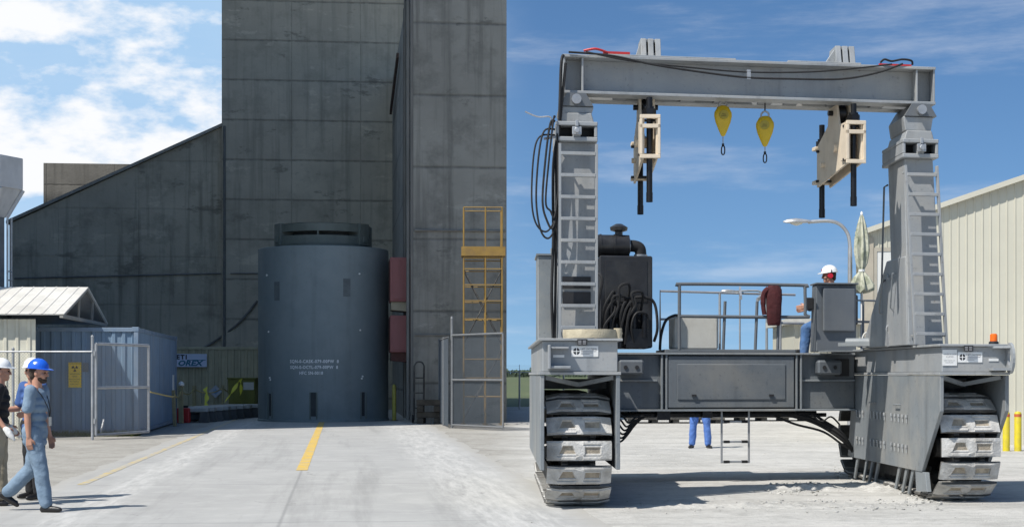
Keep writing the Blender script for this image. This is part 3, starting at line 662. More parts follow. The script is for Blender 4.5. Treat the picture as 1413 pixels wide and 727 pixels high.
# row of cribbing blocks
wtop = mat('pale_concrete_top', (0.46, 0.45, 0.42), 0.9, 0, 0.12, 3, (0.25, 0.24, 0.22), 0.5, 2)
wleg = mat('dark_concrete_leg', (0.10, 0.10, 0.098), 0.9, 0, 0.2, 3)
names = ['nearest the rope post', 'second in the row', 'third in the row', 'fourth in the row', 'fifth in the row', 'sixth in the row', 'seventh in the row', 'eighth in the row', 'farthest, beside the cask']
proto = None
for i in range(9):
    D = 53.6 + i * 0.93; x = 262 + i * 10.2
    p = at(x, HY, D)
    if proto is None:
        proto = o = thing('cribbing_block', '', 'block')
        mb = MB(); mb.box(-0.62, 0.62, -0.34, 0.34, 0.36, 0.5); mb.build('top_slab', wtop, o, bevel=0.02)
        for s in (-1, 1):
            mb = MB(); mb.prism([(s * 0.48 - 0.17, -0.3, 0), (s * 0.48 + 0.17, -0.3, 0), (s * 0.48 + 0.12, -0.3, 0.357), (s * 0.48 - 0.12, -0.3, 0.357)], (0, 0.6, 0)); mb.build('leg', wleg, o, bevel=0.015)
        mb = MB(); mb.bar((-0.4, 0, 0.2), (0.4, 0, 0.2), 0.14); mb.build('crossbar', wleg, o)
    else: o = copy_tree(proto)
    o.location = (p.x, D, 0); o.rotation_euler = (0, 0, R(8 + random.uniform(-7, 7)))
    tag(o, 'low white topped cribbing block on two dark legs, ' + names[i], 'block', 'cribbing blocks in a row by the tan container')

# rope barrier posts
wood = mat('yellow_grey_post', (0.36, 0.31, 0.17), 0.8, 0, 0.15, 5, (0.2, 0.17, 0.1), 0.4, 4)
posts = []
for i, (x, yb, yt, wd, lb) in enumerate([(241, 588, 538, 0.10, 'short pale barrier post at the rear corner of the blue grey container'), (250, 584, 533, 0.14, 'thick barrier post with a white cap beside the blue grey container'), (268, 573, 532, 0.13, 'barrier post leaning beside the sloping handrail stub'), (307, 575, 531, 0.07, 'thin barrier stake among the cribbing blocks'), (346, 570, 540, 0.06, 'thin barrier stake beside the olive waste bin')]):
    g = gd(x, yb); D = g.y; h = CH - (yt - HY) * D / F
    o = thing('barrier_post', lb, 'post', g, 0, 'posts of the rope barrier')
    mb = MB(); mb.bar((0, 0, 0), (0.02 * (i - 2), 0, h), wd, up=(0, 1, 0)); mb.build('post', wood, o, bevel=0.006)
    if i == 1: mb = MB(); mb.lathe([(0.02, h + 0.0), (0.1, h + 0.04), (0.1, h + 0.1), (0.03, h + 0.17)], n=10); mb.build('cap', M['white'], o, smooth=True)
    posts.append(g + Vector((0, 0, h * 0.88)))
mb = MB(); pts = []
for i in range(4):
    a, c_ = posts[i], posts[i + 1]
    pts += [a.lerp(c_, t) - Vector((0, 0, 0.6 * t * (1 - t))) for t in (0, 0.25, 0.5, 0.75)]
pts = [posts[0] + Vector((-1.4, -8.0, 0.3)), posts[0] + Vector((-0.6, -3.4, -0.05))] + pts + [posts[-1]]
pts[0] = Vector((at(207, HY, 42.2).x, 42.2, 1.15)); pts[1] = (pts[0] + posts[0]) / 2 - Vector((-0.25, 0, 0.1))
tag(mb.tube(spline(pts, 4), 0.022, 5).build('barrier_rope', mat('yellow_rope', (0.45, 0.36, 0.14), 0.8)), 'thin yellow barrier rope sagging from post to post', 'rope')
def ribbon(pts, w, name, label, m):
    mb = MB(); pts = spline(pts, 5); vs = []
    for i, p in enumerate(pts): 
        o2 = Vector((w * math.cos(i * 0.5) * 0.5, 0.02, w * 0.35)); vs += [p - o2, p + o2, p - o2 + Vector((0, 0.006, 0)), p + o2 + Vector((0, 0.006, 0))]
    fs = []
    for i in range(len(pts) - 1):
        a = 4 * i; fs += [(a, a + 1, a + 5, a + 4), (a + 2, a + 6, a + 7, a + 3), (a, a + 4, a + 6, a + 2), (a + 1, a + 3, a + 7, a + 5)]
    mb.add(vs, fs); tag(mb.build(name, m), label, 'tape')
yt_ = mat('yellow_tape', (0.68, 0.62, 0.05), 0.5)
ribbon([at(283, 535, 58), at(286, 545, 57.9), at(283, 556, 57.8), at(287, 566, 57.7)], 0.16, 'barrier_tape', 'yellow plastic tape hanging down beside the white placard', yt_)
ribbon([at(332, 523, 60.2), at(326, 532, 60), at(318, 543, 59.7), at(311, 554, 59.5)], 0.12, 'barrier_tape', 'yellow plastic tape slanting down across the olive waste bin', yt_)
ribbon([at(332, 523, 60.1), at(333, 532, 60.1), at(331, 545, 60.1)], 0.12, 'barrier_tape', 'yellow plastic tape hanging straight at the corner of the olive waste bin', yt_)
g = gd(243, 584); o = thing('fuel_can', 'small red can on the ground behind the first barrier post', 'can', (g.x + 0.1, g.y + 0.7, 0))
mb = MB(); mb.box(-0.22, 0.22, -0.14, 0.14, 0, 0.5); mb.build('body', mat('red_can_paint', (0.45, 0.03, 0.03), 0.4), o, bevel=0.04, segs=2)
mb = MB(); mb.box(-0.15, 0.15, -0.03, 0.03, 0.503, 0.58); mb.build('handle', M['ink'], o)

# chain link fence and gate at the left
zf = CH + (517 - 485) * 39.2 / F
hp = at(127, HY, 39.2)
fn = thing('chain_link_fence', 'chain link fence with a top rail running from the left edge to the gate', 'fence', (hp.x, 39.2, 0))
mb = MB(); chainlink(mb, (-5.0, 0, 0.05), (1, 0, 0), 4.95, zf - 0.05, 0.075, 0.0022); mb.build('mesh', M['galv'], fn, recalc=False)
mb = MB(); mb.tube([(-5.0, 0, zf), (0, 0, zf)], 0.022, 8); mb.build('top_rail', M['steel'], fn, smooth=True)
for x in (-4.6, -1.95, 0.0):
    mb = MB(); h = zf + 0.05 if x < 0 else zf + 0.35; mb.tube([(x, 0.03, 0), (x, 0.03, h)], 0.036, 10); mb.lathe([(0.04, h), (0.04, h + 0.03), (0.01, h + 0.06)], (x, 0.03, 0), 10); mb.build('post', M['steel'], fn, smooth=True)
ge = gd(205, 601.5); g0 = Vector((hp.x + 0.08, 39.25, 0)); gv = Vector((ge.x - g0.x, ge.y - g0.y, 0)); gw = gv.length
gt = thing('chain_link_gate', 'open galvanised chain link gate leaf in front of the blue grey container', 'gate', g0, math.atan2(gv.y, gv.x))
zg = CH + (517 - 475) * 40 / F
mb = MB()
for a, c_ in (((0, 0, 0.12), (0, 0, zg)), ((gw, 0, 0.12), (gw, 0, zg)), ((0, 0, 0.12), (gw, 0, 0.12)), ((0, 0, zg), (gw, 0, zg)), ((0, 0, 1.28), (gw, 0, 1.28))): mb.tube([a, c_], 0.036, 8)
mb.build('frame', M['steel'], gt, smooth=True)
mb = MB(); chainlink(mb, (0, 0.04, 0.12), (1, 0, 0), gw, zg - 0.12, 0.075, 0.0024); mb.build('mesh', M['galv'], gt, recalc=False)
mb = MB()
for z in (0.4, zg - 0.3): mb.cyl((-0.05, 0, z), (-0.05, 0, z + 0.12), 0.03)
mb.build('hinge', M['steel'], gt)
mb = MB(); mb.bar((0.16, -0.04, 0.18), (0.3, -0.04, 0.5), 0.03); mb.build('drop_rod', M['steel'], gt)

# ------------------------------------------------------------------ storage cask
KD, KR = 56.2, 2.28; kx = at(446.5, HY, KD).x; KH = 5.98
ck = thing('storage_cask', 'huge dark blue grey cylindrical storage cask with white stencilled numbers on its side', 'cask', (kx, KD, 0))
cm = mat('dark_cask_paint', (0.175, 0.215, 0.228), 0.55, 0, 0.08, 0.9, (0.225, 0.26, 0.268), 0.6, 0.7, 0.4, 0.05, 60, 0.5, 0.12)
cm2 = mat('green_grey_cask_paint', (0.11, 0.132, 0.118), 0.6, 0, 0.15, 1.5, (0.15, 0.16, 0.15), 0.4, 2, 0.3)
dk = mat('dark_slot', (0.045, 0.052, 0.055), 0.9, 0, 0.2)
pt = mat('darker_paint_patch', (0.105, 0.125, 0.133), 0.6, 0, 0.2, 4)
mb = MB(); mb.lathe([(KR, 0.0), (KR, KH - 0.012), (KR - 0.012, KH)], n=96); mb.build('body', cm, ck, smooth=True)
mb = MB(); mb.lathe([(KR + 0.025, 0.0), (KR + 0.025, 0.06), (KR + 0.001, 0.08)], n=96); mb.build('base_ring', cm, ck, smooth=True)
lr = (510 - 378) / 2 * KD / F
mb = MB(); mb.lathe([(lr + 0.03, KH), (lr + 0.03, KH + 0.10), (lr - 0.06, KH + 0.11)], n=64); mb.build('lid_plate', cm2, ck, smooth=True)
zb0, zt0 = KH + 0.115, CH + (517 - 307) * 54.5 / F; lr2 = lr - 0.03
mb = MB()
def arc(a0, a1, r0, r1, z0, z1, n=10):
    ring = [[(r * math.cos(R(a0 + (a1 - a0) * k / n)), r * math.sin(R(a0 + (a1 - a0) * k / n)), z) for r, z in ((r0, z0), (r1, z0), (r1, z1), (r0, z1))] for k in range(n + 1)]
    mb.add([p for r in ring for p in r], [(4 * i + k, 4 * i + (k + 1) % 4, 4 * i + 4 + (k + 1) % 4, 4 * i + 4 + k) for i in range(n) for k in range(4)] + [(3, 2, 1, 0), tuple(4 * n + k for k in range(4))])
hz = zt0 - zb0
arc(0, 360, lr2 - 0.5, lr2, zb0, zb0 + hz * 0.42, 64); arc(0, 360, lr2 - 0.5, lr2, zb0 + hz * 0.62, zt0, 64)
for a in (-152, -28, 28, 152): arc(a - 9, a + 9, lr2 - 0.5, lr2 + 0.09, zb0 - 0.002, zt0 + 0.03, 4)
for a in (-152, -28, 28, 152): arc(a - 4, a + 4, lr2 + 0.0905, lr2 + 0.13, zb0 + 0.1, zb0 + 0.3, 3)
for a in range(0, 360, 90): arc(a - 0.8, a + 0.8, lr2 - 0.3, lr2 + 0.003, zb0 + 0.1, zt0 - 0.1, 2)
mb.build('lid_ring', cm2, ck, smooth=True)
mb = MB(); mb.lathe([(lr2 - 0.42, zb0), (lr2 - 0.42, zt0 - 0.08)], n=48); mb.build('lid_core', dk, ck, smooth=True)
mb = MB(); mb.lathe([(lr2 - 0.02, zt0 + 0.013), (lr2 - 0.06, zt0 + 0.02), (0.05, zt0 + 0.025)], n=64); mb.build('lid_cap', cm2, ck, smooth=True)
def onc(x, z, r=KR + 0.006):                      # a point on the cask side from sideways offset x
    a = x / KR; return Vector((math.sin(a) * r, -math.cos(a) * r, z))
def xo(px): return KR * math.asin(max(-0.99, min(0.99, (px - 446.5) * 54.6 / F / KR)))
def zc(y): return CH - (y - HY) * 54.1 / F
def patch(x0, x1, z0, z1, name, m, r=KR + 0.006, depth=0.004):
    n = 4; mb = MB(); vs = []
    for i in range(n + 1):
        x = x0 + (x1 - x0) * i / n; vs += [onc(x, z0, r), onc(x, z1, r), onc(x, z0, r - depth), onc(x, z1, r - depth)]
    mb.add(vs, [(4 * i, 4 * i + 4, 4 * i + 5, 4 * i + 1) for i in range(n)] + [(4 * i + 1, 4 * i + 5, 4 * i + 7, 4 * i + 3) for i in range(n)] + [(0, 1, 3, 2), (4 * n, 4 * n + 2, 4 * n + 3, 4 * n + 1)])
    return mb.build(name, m, ck)
for px, y0, y1 in ((391, 388, 414), (488, 384, 409)): patch(xo(px) - 0.13, xo(px) + 0.13, zc(y1), zc(y0), 'paint_patch', pt)
for px, y0, y1, hw in ((380.5, 543, 574, 0.06), (443.5, 541, 574, 0.085), (509, 541, 574, 0.06)): patch(xo(px) - hw, xo(px) + hw, max(0.1, zc(y1)), zc(y0), 'air_inlet', dk, KR + 0.008, 0.006)
for px in (380.5, 443.5, 509):
    mb = MB()
    for s in (-1, 1): mb.bar(onc(xo(px) + s * 0.11, 0.1, KR + 0.02), onc(xo(px) + s * 0.11, zc(541), KR + 0.02), 0.035)
    mb.build('inlet_frame', cm2, ck)
for px, y in ((375, 378), (504, 377), (378, 457), (505, 455), (380, 521), (508, 519), (381, 524), (507, 522)):
    mb = MB(); c_ = onc(xo(px), zc(y), KR); nrm = Vector((c_.x, c_.y, 0)).normalized(); mb.cyl(c_ - nrm * 0.01, c_ + nrm * 0.03, 0.03, n=8); mb.build('lifting_stud', M['white'], ck)
T_ = [('SQN-0-CASK-079-00PW  8', -0.80, zc(500.5), 0.155), ('SQN-0-OCYL-079-00PW  8', -0.79, zc(508.5), 0.15), ('HFC SN-0018', -0.40, zc(516.5), 0.15)]
mb = lettering(T_, 1, lambda a, c: onc(xo(437.5) + a * 0.86, c, KR + 0.008), None, 0, 0.003, 0, 1.12)
mb.build('lettering', mat('white_stencil', (0.8, 0.82, 0.83), 0.7, 0, 0.05), ck, recalc=False)

# red cabinets on the wing flank, clutter below
rd_ = mat('faded_red_paint', (0.29, 0.105, 0.10), 0.6, 0, 0.12, 2, (0.17, 0.07, 0.065), 0.4, 2, 0.3)
rs_ = mat('dark_red_rust', (0.09, 0.035, 0.028), 0.8, 0, 0.25, 3)
flank = lambda dd, z: BO + Vector((-dd * bs, dd * bc, z))     # a point on the flank plane at local depth dd
for i, (yt, yb, lb) in enumerate(((355, 416, 'upper faded red cabinet hung on the concrete flank beside the cask'), (435, 486, 'lower faded red cabinet hung on the concrete flank beside the cask'))):
    p = flank(fd + 0.75, 0); D = p.y; z0, z1 = CH + (HY - yb) * D / F, CH + (HY - yt) * D / F
    o = thing('red_cabinet', lb, 'cabinet', (p.x - 0.015, p.y, z0), BA, 'red cabinets on the concrete flank')
    hh = z1 - z0
    mb = MB(); mb.box(-0.74, -0.06, 0, 1.5, 0, hh); mb.build('body', rd_, o, bevel=0.02)
    mb = MB(); mb.box(-0.755, -0.742, 0.08, 1.42, 0.08, hh - 0.08); mb.build('door', rs_, o)
    mb = MB(); mb.box(-0.66, -0.14, -0.018, -0.002, 0.08, hh - 0.08); mb.build('front_panel', rd_, o, bevel=0.006)
    mb = MB(); mb.box(-0.06, 0.012, 0.2, 0.35, 0.05, hh - 0.05); mb.build('bracket', rs_, o); mb = MB(); mb.box(-0.06, 0.012, 1.1, 1.25, 0.05, hh - 0.05); mb.build('bracket', rs_, o)
    mb = MB(); mb.prism([(-0.7, 0.1, -0.28), (-0.1, 0.1, -0.34), (-0.1, 0.1, -0.006), (-0.7, 0.1, -0.006)], (0, 1.2, 0)); mb.build('drip_tray', mat('pale_tray', (0.32, 0.28, 0.2), 0.7) if i == 0 else rs_, o)
p = flank(fd - 0.6, 0); o = thing('hand_truck', 'dark hand truck standing against the foot of the concrete wing', 'hand truck', (p.x + 0.16, p.y - 0.1, 0))
mb = MB()
for s in (-0.16, 0.16): mb.tube([(s, 0, 0.1), (s, 0.22, 1.9)], 0.03, 8)
for z in (0.5, 1.0, 1.5): mb.tube([(-0.16, 0.12 * z, z), (0.16, 0.12 * z, z)], 0.022, 6)
mb.tube(spline([(-0.16, 0.22, 1.9), (-0.08, 0.3, 2.02), (0.08, 0.3, 2.02), (0.16, 0.22, 1.9)]), 0.026, 6); mb.build('frame', M['trackdark'], o, smooth=True)
for s in (-0.2, 0.2):
    mb = MB(); mb.cyl((s - 0.03, 0.05, 0.14), (s + 0.03, 0.05, 0.14), 0.14, n=20); mb.build('wheel', M['rubber'], o, bevel=0.01)
mb = MB(); mb.box(-0.2, 0.2, -0.25, 0, 0.02, 0.04); mb.build('toe_plate', M['trackdark'], o)
g = gd(587, 576); o = thing('timber_cribbing', 'dark stack of short timbers on the ground at the foot of the wing', 'timber', (g.x, g.y - 7.4, 0))
o.location = (at(592, HY, 52.3).x, 52.3, 0)
wdm = mat('dark_weathered_timber', (0.075, 0.065, 0.052), 0.9, 0, 0.3, 4, (0.16, 0.14, 0.11), 0.4, 3)
for lv in range(4):
    for k in range(2):
        mb = MB()
        if lv % 2: mb.box(-0.4, 0.4, -0.25 + k * 0.34, -0.07 + k * 0.34, lv * 0.2, lv * 0.2 + 0.19)
        else: mb.box(-0.38 + k * 0.55, -0.17 + k * 0.55, -0.35, 0.35, lv * 0.2, lv * 0.2 + 0.19)
        mb.build('timber_block', wdm, o, bevel=0.012)
o = thing('bollard', 'thin faded yellow bollard at the foot of the wall beside the cask', 'bollard', (at(544, HY, 55.6).x, 55.6, 0))
mb = MB(); mb.lathe([(0.07, 0), (0.07, 1.2), (0.04, 1.27)], n=12); mb.build('post', mat('faded_yellow', (0.36, 0.33, 0.07), 0.6, 0, 0.2, 4), o, smooth=True)
mb = MB(); mb.lathe([(0.13, 0), (0.13, 0.02)], n=12); mb.build('foot_plate', M['trackdark'], o)

# scaffold tower and chain link enclosure at the foot of the wing
ym = mat('scaffold_yellow', (0.27, 0.165, 0.035), 0.55, 0, 0.15, 4, (0.15, 0.10, 0.05), 0.5, 3)  # yellow muted: shade at the foot of the wing is put into the colour
D = 50.8; s0, s1 = at(640, HY, D), at(693, HY, D); w = s1.x - s0.x
sc = thing('scaffold', 'yellow tubular scaffold tower with a plank deck against the concrete wing', 'scaffold', (s0.x, D, 0), R(2))
zs = [CH + (HY - y) * D / F for y in (286, 338, 352, 371, 393, 415, 440)]
for nm, y in (('front', 0), ('rear', 1.2)):
    for x in (0, w / 2 + 0.08, w):
        mb = MB(); mb.tube([(x, y, 0.06), (x, y, zs[0] if y == 0 or x != w / 2 + 0.08 else zs[1])], 0.026, 8); mb.lathe([(0.09, 0), (0.09, 0.02), (0.03, 0.03), (0.03, 0.1)], (x, y, 0), 8); mb.build('standard', ym, sc, smooth=True)
mb = MB()
for y in (0, 1.2):
    for z in [zs[0], zs[2] - 0.1] + zs[3:] + [2.1, 1.5, 0.9]: mb = MB(); mb.tube([(0, y, z), (w, y, z)], 0.02, 6); mb.build('ledger', ym, sc, smooth=True)
for x in (0, w):
    for z in [zs[0]] + zs[2:] + [2.1, 1.5, 0.9, 0.3]: mb = MB(); mb.tube([(x, 0, z), (x, 1.2, z)], 0.02, 6); mb.build('transom', ym, sc, smooth=True)
mb = MB()
for y in (0.03, 1.17):
    mb.tube([(0, y, 2.6), (w, y, zs[3])], 0.018, 6); mb.tube([(w, y, 2.6), (0, y, zs[3])], 0.018, 6); mb.tube([(0, y, 0.2), (w, y, 2.4)], 0.018, 6)
mb.build('brace', M['trackdark'], sc, smooth=True)
mb = MB()
for k in range(4): mb.box(-0.08, w + 0.1, 0.05 + k * 0.29, 0.05 + k * 0.29 + 0.27, zs[2], zs[2] + 0.05)
mb.box(-0.08, w + 0.1, -0.05, -0.02, zs[2] - 0.02, zs[1] - 0.05); mb.build('deck', ym, sc)
D = 47.9; f0 = at(624, HY, 47.9); f1 = at(694, HY, 45.6); ev = Vector((f1.x - f0.x, f1.y - f0.y, 0)); fw = ev.length
en = thing('mesh_gate', 'tall galvanised chain link gate leaf standing in front of the yellow scaffold', 'gate', (f0.x, f0.y, 0), math.atan2(ev.y, ev.x))
zh = CH + (HY - 462) * 47.5 / F
mb = MB()
for a, c_ in (((0, 0, 0.08), (0, 0, zh)), ((fw, 0, 0.08), (fw, 0, zh)), ((0, 0, 0.1), (fw, 0, 0.1)), ((0, 0, zh), (fw, 0, zh)), ((0, 0, 1.45), (fw, 0, 1.45))): mb.tube([a, c_], 0.03, 8)
mb.build('frame', M['dullsteel'], en, smooth=True)
mb = MB(); chainlink(mb, (0, 0.04, 0.1), (1, 0, 0), fw, zh - 0.1, 0.06, 0.006); mb.build('mesh', M['darkmesh'], en, recalc=False)
mb = MB(); mb.tube([(-0.1, 0.05, 0), (-0.1, 0.05, zh + 0.5)], 0.045, 10); mb.lathe([(0.05, zh + 0.5), (0.03, zh + 0.57)], (-0.1, 0.05, 0), 10); mb.build('gate_post', M['dullsteel'], en, smooth=True)
fe = thing('mesh_fence', 'short run of dark chain link fence between the wing and the mesh gate', 'fence', (at(606, HY, 52.6).x, 52.6, 0), 0)
v = Vector((f0.x - 0.12, f0.y, 0)) - fe.location; fe.rotation_euler = (0, 0, math.atan2(v.y, v.x)); L_ = v.length
mb = MB(); chainlink(mb, (0, 0, 0.05), (1, 0, 0), L_, zh - 0.1, 0.06, 0.006); mb.build('mesh', M['darkmesh'], fe, recalc=False)
mb = MB(); mb.tube([(0, 0, zh - 0.05), (L_, 0, zh - 0.05)], 0.022, 8); mb.tube([(0, 0, 0), (0, 0, zh)], 0.03, 8); mb.tube([(L_ * 0.5, 0, 0), (L_ * 0.5, 0, zh)], 0.03, 8); mb.build('rail', M['dullsteel'], fe, smooth=True)
# weeds along the container
mb = MB(); rng = random.Random(11)
for i in range(2600):
    x = rng.uniform(-13.5, -9.8); y = 41.75 + rng.gauss(0, 0.13) - 0.05 * abs(noise.noise((x * 2, 0, 0))) + 0.107 * (x + 9.8); 
    if noise.noise((x * 1.3, 3, 0)) < -0.15: continue
    h = rng.uniform(0.04, 0.2); a = rng.uniform(0, 6.28); dx, dy = math.cos(a) * 0.012, math.sin(a) * 0.012; bx_, by_ = rng.gauss(0, 0.06), rng.gauss(0, 0.06)
    mb.add([(x - dx, y - dy, 0), (x + dx, y + dy, 0), (x + bx_, y + by_, h)], [(0, 1, 2)])
o = mb.build('weeds', mat('dry_weeds', (0.10, 0.115, 0.035), 0.9, 0, 0.4, 3), recalc=False); o['kind'] = 'stuff'; o['label'] = 'thin strip of weeds along the foot of the blue grey container'; o['category'] = 'weeds'

# ------------------------------------------------------------------ crawler gantry
GO = Vector((0.33, 18.7, 0)); GU = Vector((math.cos(R(10)), math.sin(R(10)), 0)); GV = Vector((-0.01, 1, 0))
GT = lambda p: GU * p[0] + GV * p[1] + Vector((0, 0, p[2]))       # across, depth, up -> local to the machine's root
def P(u, v, z): return GO + GT((u, v, z))
GRZ = R(10)
G = thing('crawler_gantry', 'tall grey crawler gantry with two legs, a lifting beam on top and wide plate tracks', 'gantry crane', GO)
def gb(): return MB(GT)
def gpart(mb, name, m, parent=None, smooth=False, bevel=0.0): return mb.build(name, m, parent or G, smooth, bevel)
GW = 5.91
# tracks
def track(u0, u1):
    tr = bpy.data.objects.new('track', None); COL.objects.link(tr); tr.parent = G; tr['label'] = None
    del tr['label']
    w = u1 - u0; rad, zc_, va, vb = 0.60, 0.69, 0.80, 5.45
    per = 2 * (vb - va) + 2 * math.pi * rad; n = 46; pitch = per / n
    mb = MB(); hw, hh, th = w / 2, pitch * 0.41, 0.075
    # pad: front face at y=-th with two shallow recesses; local x across, z along the chain, y outward negative
    xs = [-hw, -0.24, -0.06, 0.04, 0.24, hw]; zs_ = [-hh, -hh * 0.5, hh * 0.55, hh]
    ch = 0.03
    grid = {}
    V_ = []
    for j, z in enumerate(zs_):
        for i, x in enumerate(xs):
            y = -th
            xx, zz = x, z
            if j in (1, 2) and i in (1, 2, 3, 4): xx += (0.035 if (i in (1, 4)) == (j == 2) and i < 3 else -0.02) * (1 if i < 3 else -1)
            if i in (0, 5): y = -th + ch; xx = x
            grid[i, j] = len(V_); V_.append((xx, y, zz))
    F_ = []; mi = []
    for j in range(3):
        for i in range(5):
            q = (grid[i, j], grid[i + 1, j], grid[i + 1, j + 1], grid[i, j + 1])
            if j == 1 and i in (1, 3):
                inner = []
                cx_ = sum(V_[k][0] for k in q) / 4; cz_ = sum(V_[k][2] for k in q) / 4
                for k in q:
                    inner.append(len(V_)); V_.append((cx_ + (V_[k][0] - cx_) * 0.86, -th + 0.024, cz_ + (V_[k][2] - cz_) * 0.86))
                F_.append(tuple(inner)); mi.append(1)
                for a in range(4): F_.append((q[a], q[(a + 1) % 4], inner[(a + 1) % 4], inner[a])); mi.append(0)
            else: F_.append(q); mi.append(0)
    base = len(V_); V_ += [(-hw, 0.0, -hh), (hw, 0.0, -hh), (hw, 0.0, hh), (-hw, 0.0, hh)]
    F_ += [(base, base + 3, base + 2, base + 1), (base, base + 1) + tuple(grid[i, 0] for i in range(5, -1, -1)), (base + 2, base + 3) + tuple(grid[i, 3] for i in range(6)),
           (base + 1, base + 2, grid[5, 3], grid[5, 2], grid[5, 1], grid[5, 0]), (base + 3, base, grid[0, 0], grid[0, 1], grid[0, 2], grid[0, 3])]; mi += [2] * 5
    me = bpy.data.meshes.new('track_shoe'); me.from_pydata(V_, [], F_); me.materials.append(M['shoe']); me.materials.append(M['shoedirt']); me.materials.append(M['shoeside'])
    me.polygons.foreach_set('material_index', mi)
    bm = bmesh.new(); bm.from_mesh(me); bmesh.ops.recalc_face_normals(bm, faces=bm.faces)
    bmesh.ops.bevel(bm, geom=[e for e in bm.edges if e.calc_length() > 0.15 and e.calc_face_angle(0) > 0.6], offset=0.016, segments=2, affect='EDGES'); bm.to_mesh(me); bm.free()
    # bolts
    uc = (u0 + u1) / 2
    lks = [MB(GT), MB(GT)]
    for k in range(n):
        s = (k + 0.35) * pitch
        if s < math.pi * rad:                       # front curve, from the bottom up
            a = s / rad; v, z, ang = va - rad * math.sin(a), zc_ - rad * math.cos(a), a
            tilt = a - math.pi / 2
        elif s < math.pi * rad + vb - va: v, z, tilt = va + (s - math.pi * rad), zc_ + rad - 0.02 * math.sin((s - math.pi * rad) / (vb - va) * math.pi) * 3, math.pi / 2
        elif s < 2 * math.pi * rad + vb - va:
            a = (s - math.pi * rad - (vb - va)) / rad; v, z = vb + rad * math.sin(a), zc_ + rad * math.cos(a); tilt = math.pi / 2 + a
        else: v, z, tilt = vb - (s - 2 * math.pi * rad - (vb - va)), zc_ - rad, -math.pi / 2
        o = bpy.data.objects.new('track_shoe', me); COL.objects.link(o); o.parent = tr
        o.location = GT((uc, v, z)); o.rotation_euler = (Matrix.Rotation(GRZ * 0.6 + random.uniform(-0.012, 0.012), 3, 'Z') @ Matrix.Rotation(-tilt + random.uniform(-0.03, 0.03), 3, 'X')).to_euler()
        nv, nz_ = -math.cos(tilt), math.sin(tilt)
        for du, lk in ((-0.17, lks[0]), (0.17, lks[1])):
            c_ = Vector((uc + du, v - nv * 0.05, z - nz_ * 0.05)); t_ = Vector((0, nz_, -nv)) * pitch * 0.46
            lk.bar(c_ - t_, c_ + t_, 0.09, 0.07, up=(1, 0, 0))
    for lk in lks: gpart(lk, 'chain_link', M['trackdark'], tr)
    for v in (va, vb):
        mb = gb(); mb.cyl((uc - 0.13, v, zc_), (uc + 0.13, v, zc_), rad - 0.12, n=28); mb.cyl((uc - 0.3, v, zc_), (uc + 0.3, v, zc_), 0.14, n=14); gpart(mb, 'idler_wheel', M['trackdark'], tr, True)
    for k in range(7):
        v = va + 0.55 + k * 0.60; mb = gb(); mb.cyl((uc - 0.2, v, 0.27), (uc + 0.2, v, 0.27), 0.13, n=16); gpart(mb, 'road_wheel', M['trackdark'], tr, True)
    mb = gb(); mb.box(uc - 0.13, uc + 0.13, va + 0.3, vb - 0.3, 0.36, 0.95); gpart(mb, 'track_beam', M['trackdark'], tr)
def roller_frame(u0, u1):
    for u in (u0, u1): mb = gb(); mb.prism([(u, 0.95, 0.42), (u, 5.3, 0.42), (u, 5.15, 0.19), (u, 1.1, 0.19)], (0.03, 0, 0)); gpart(mb, 'roller_frame', M['trackdark'])
UL0, UL1, UR0, UR1 = 0.0, 0.965, 5.0, 5.91
track(0.085, 0.865); track(5.075, 5.835); roller_frame(0.16, 0.76); roller_frame(5.14, 5.74)
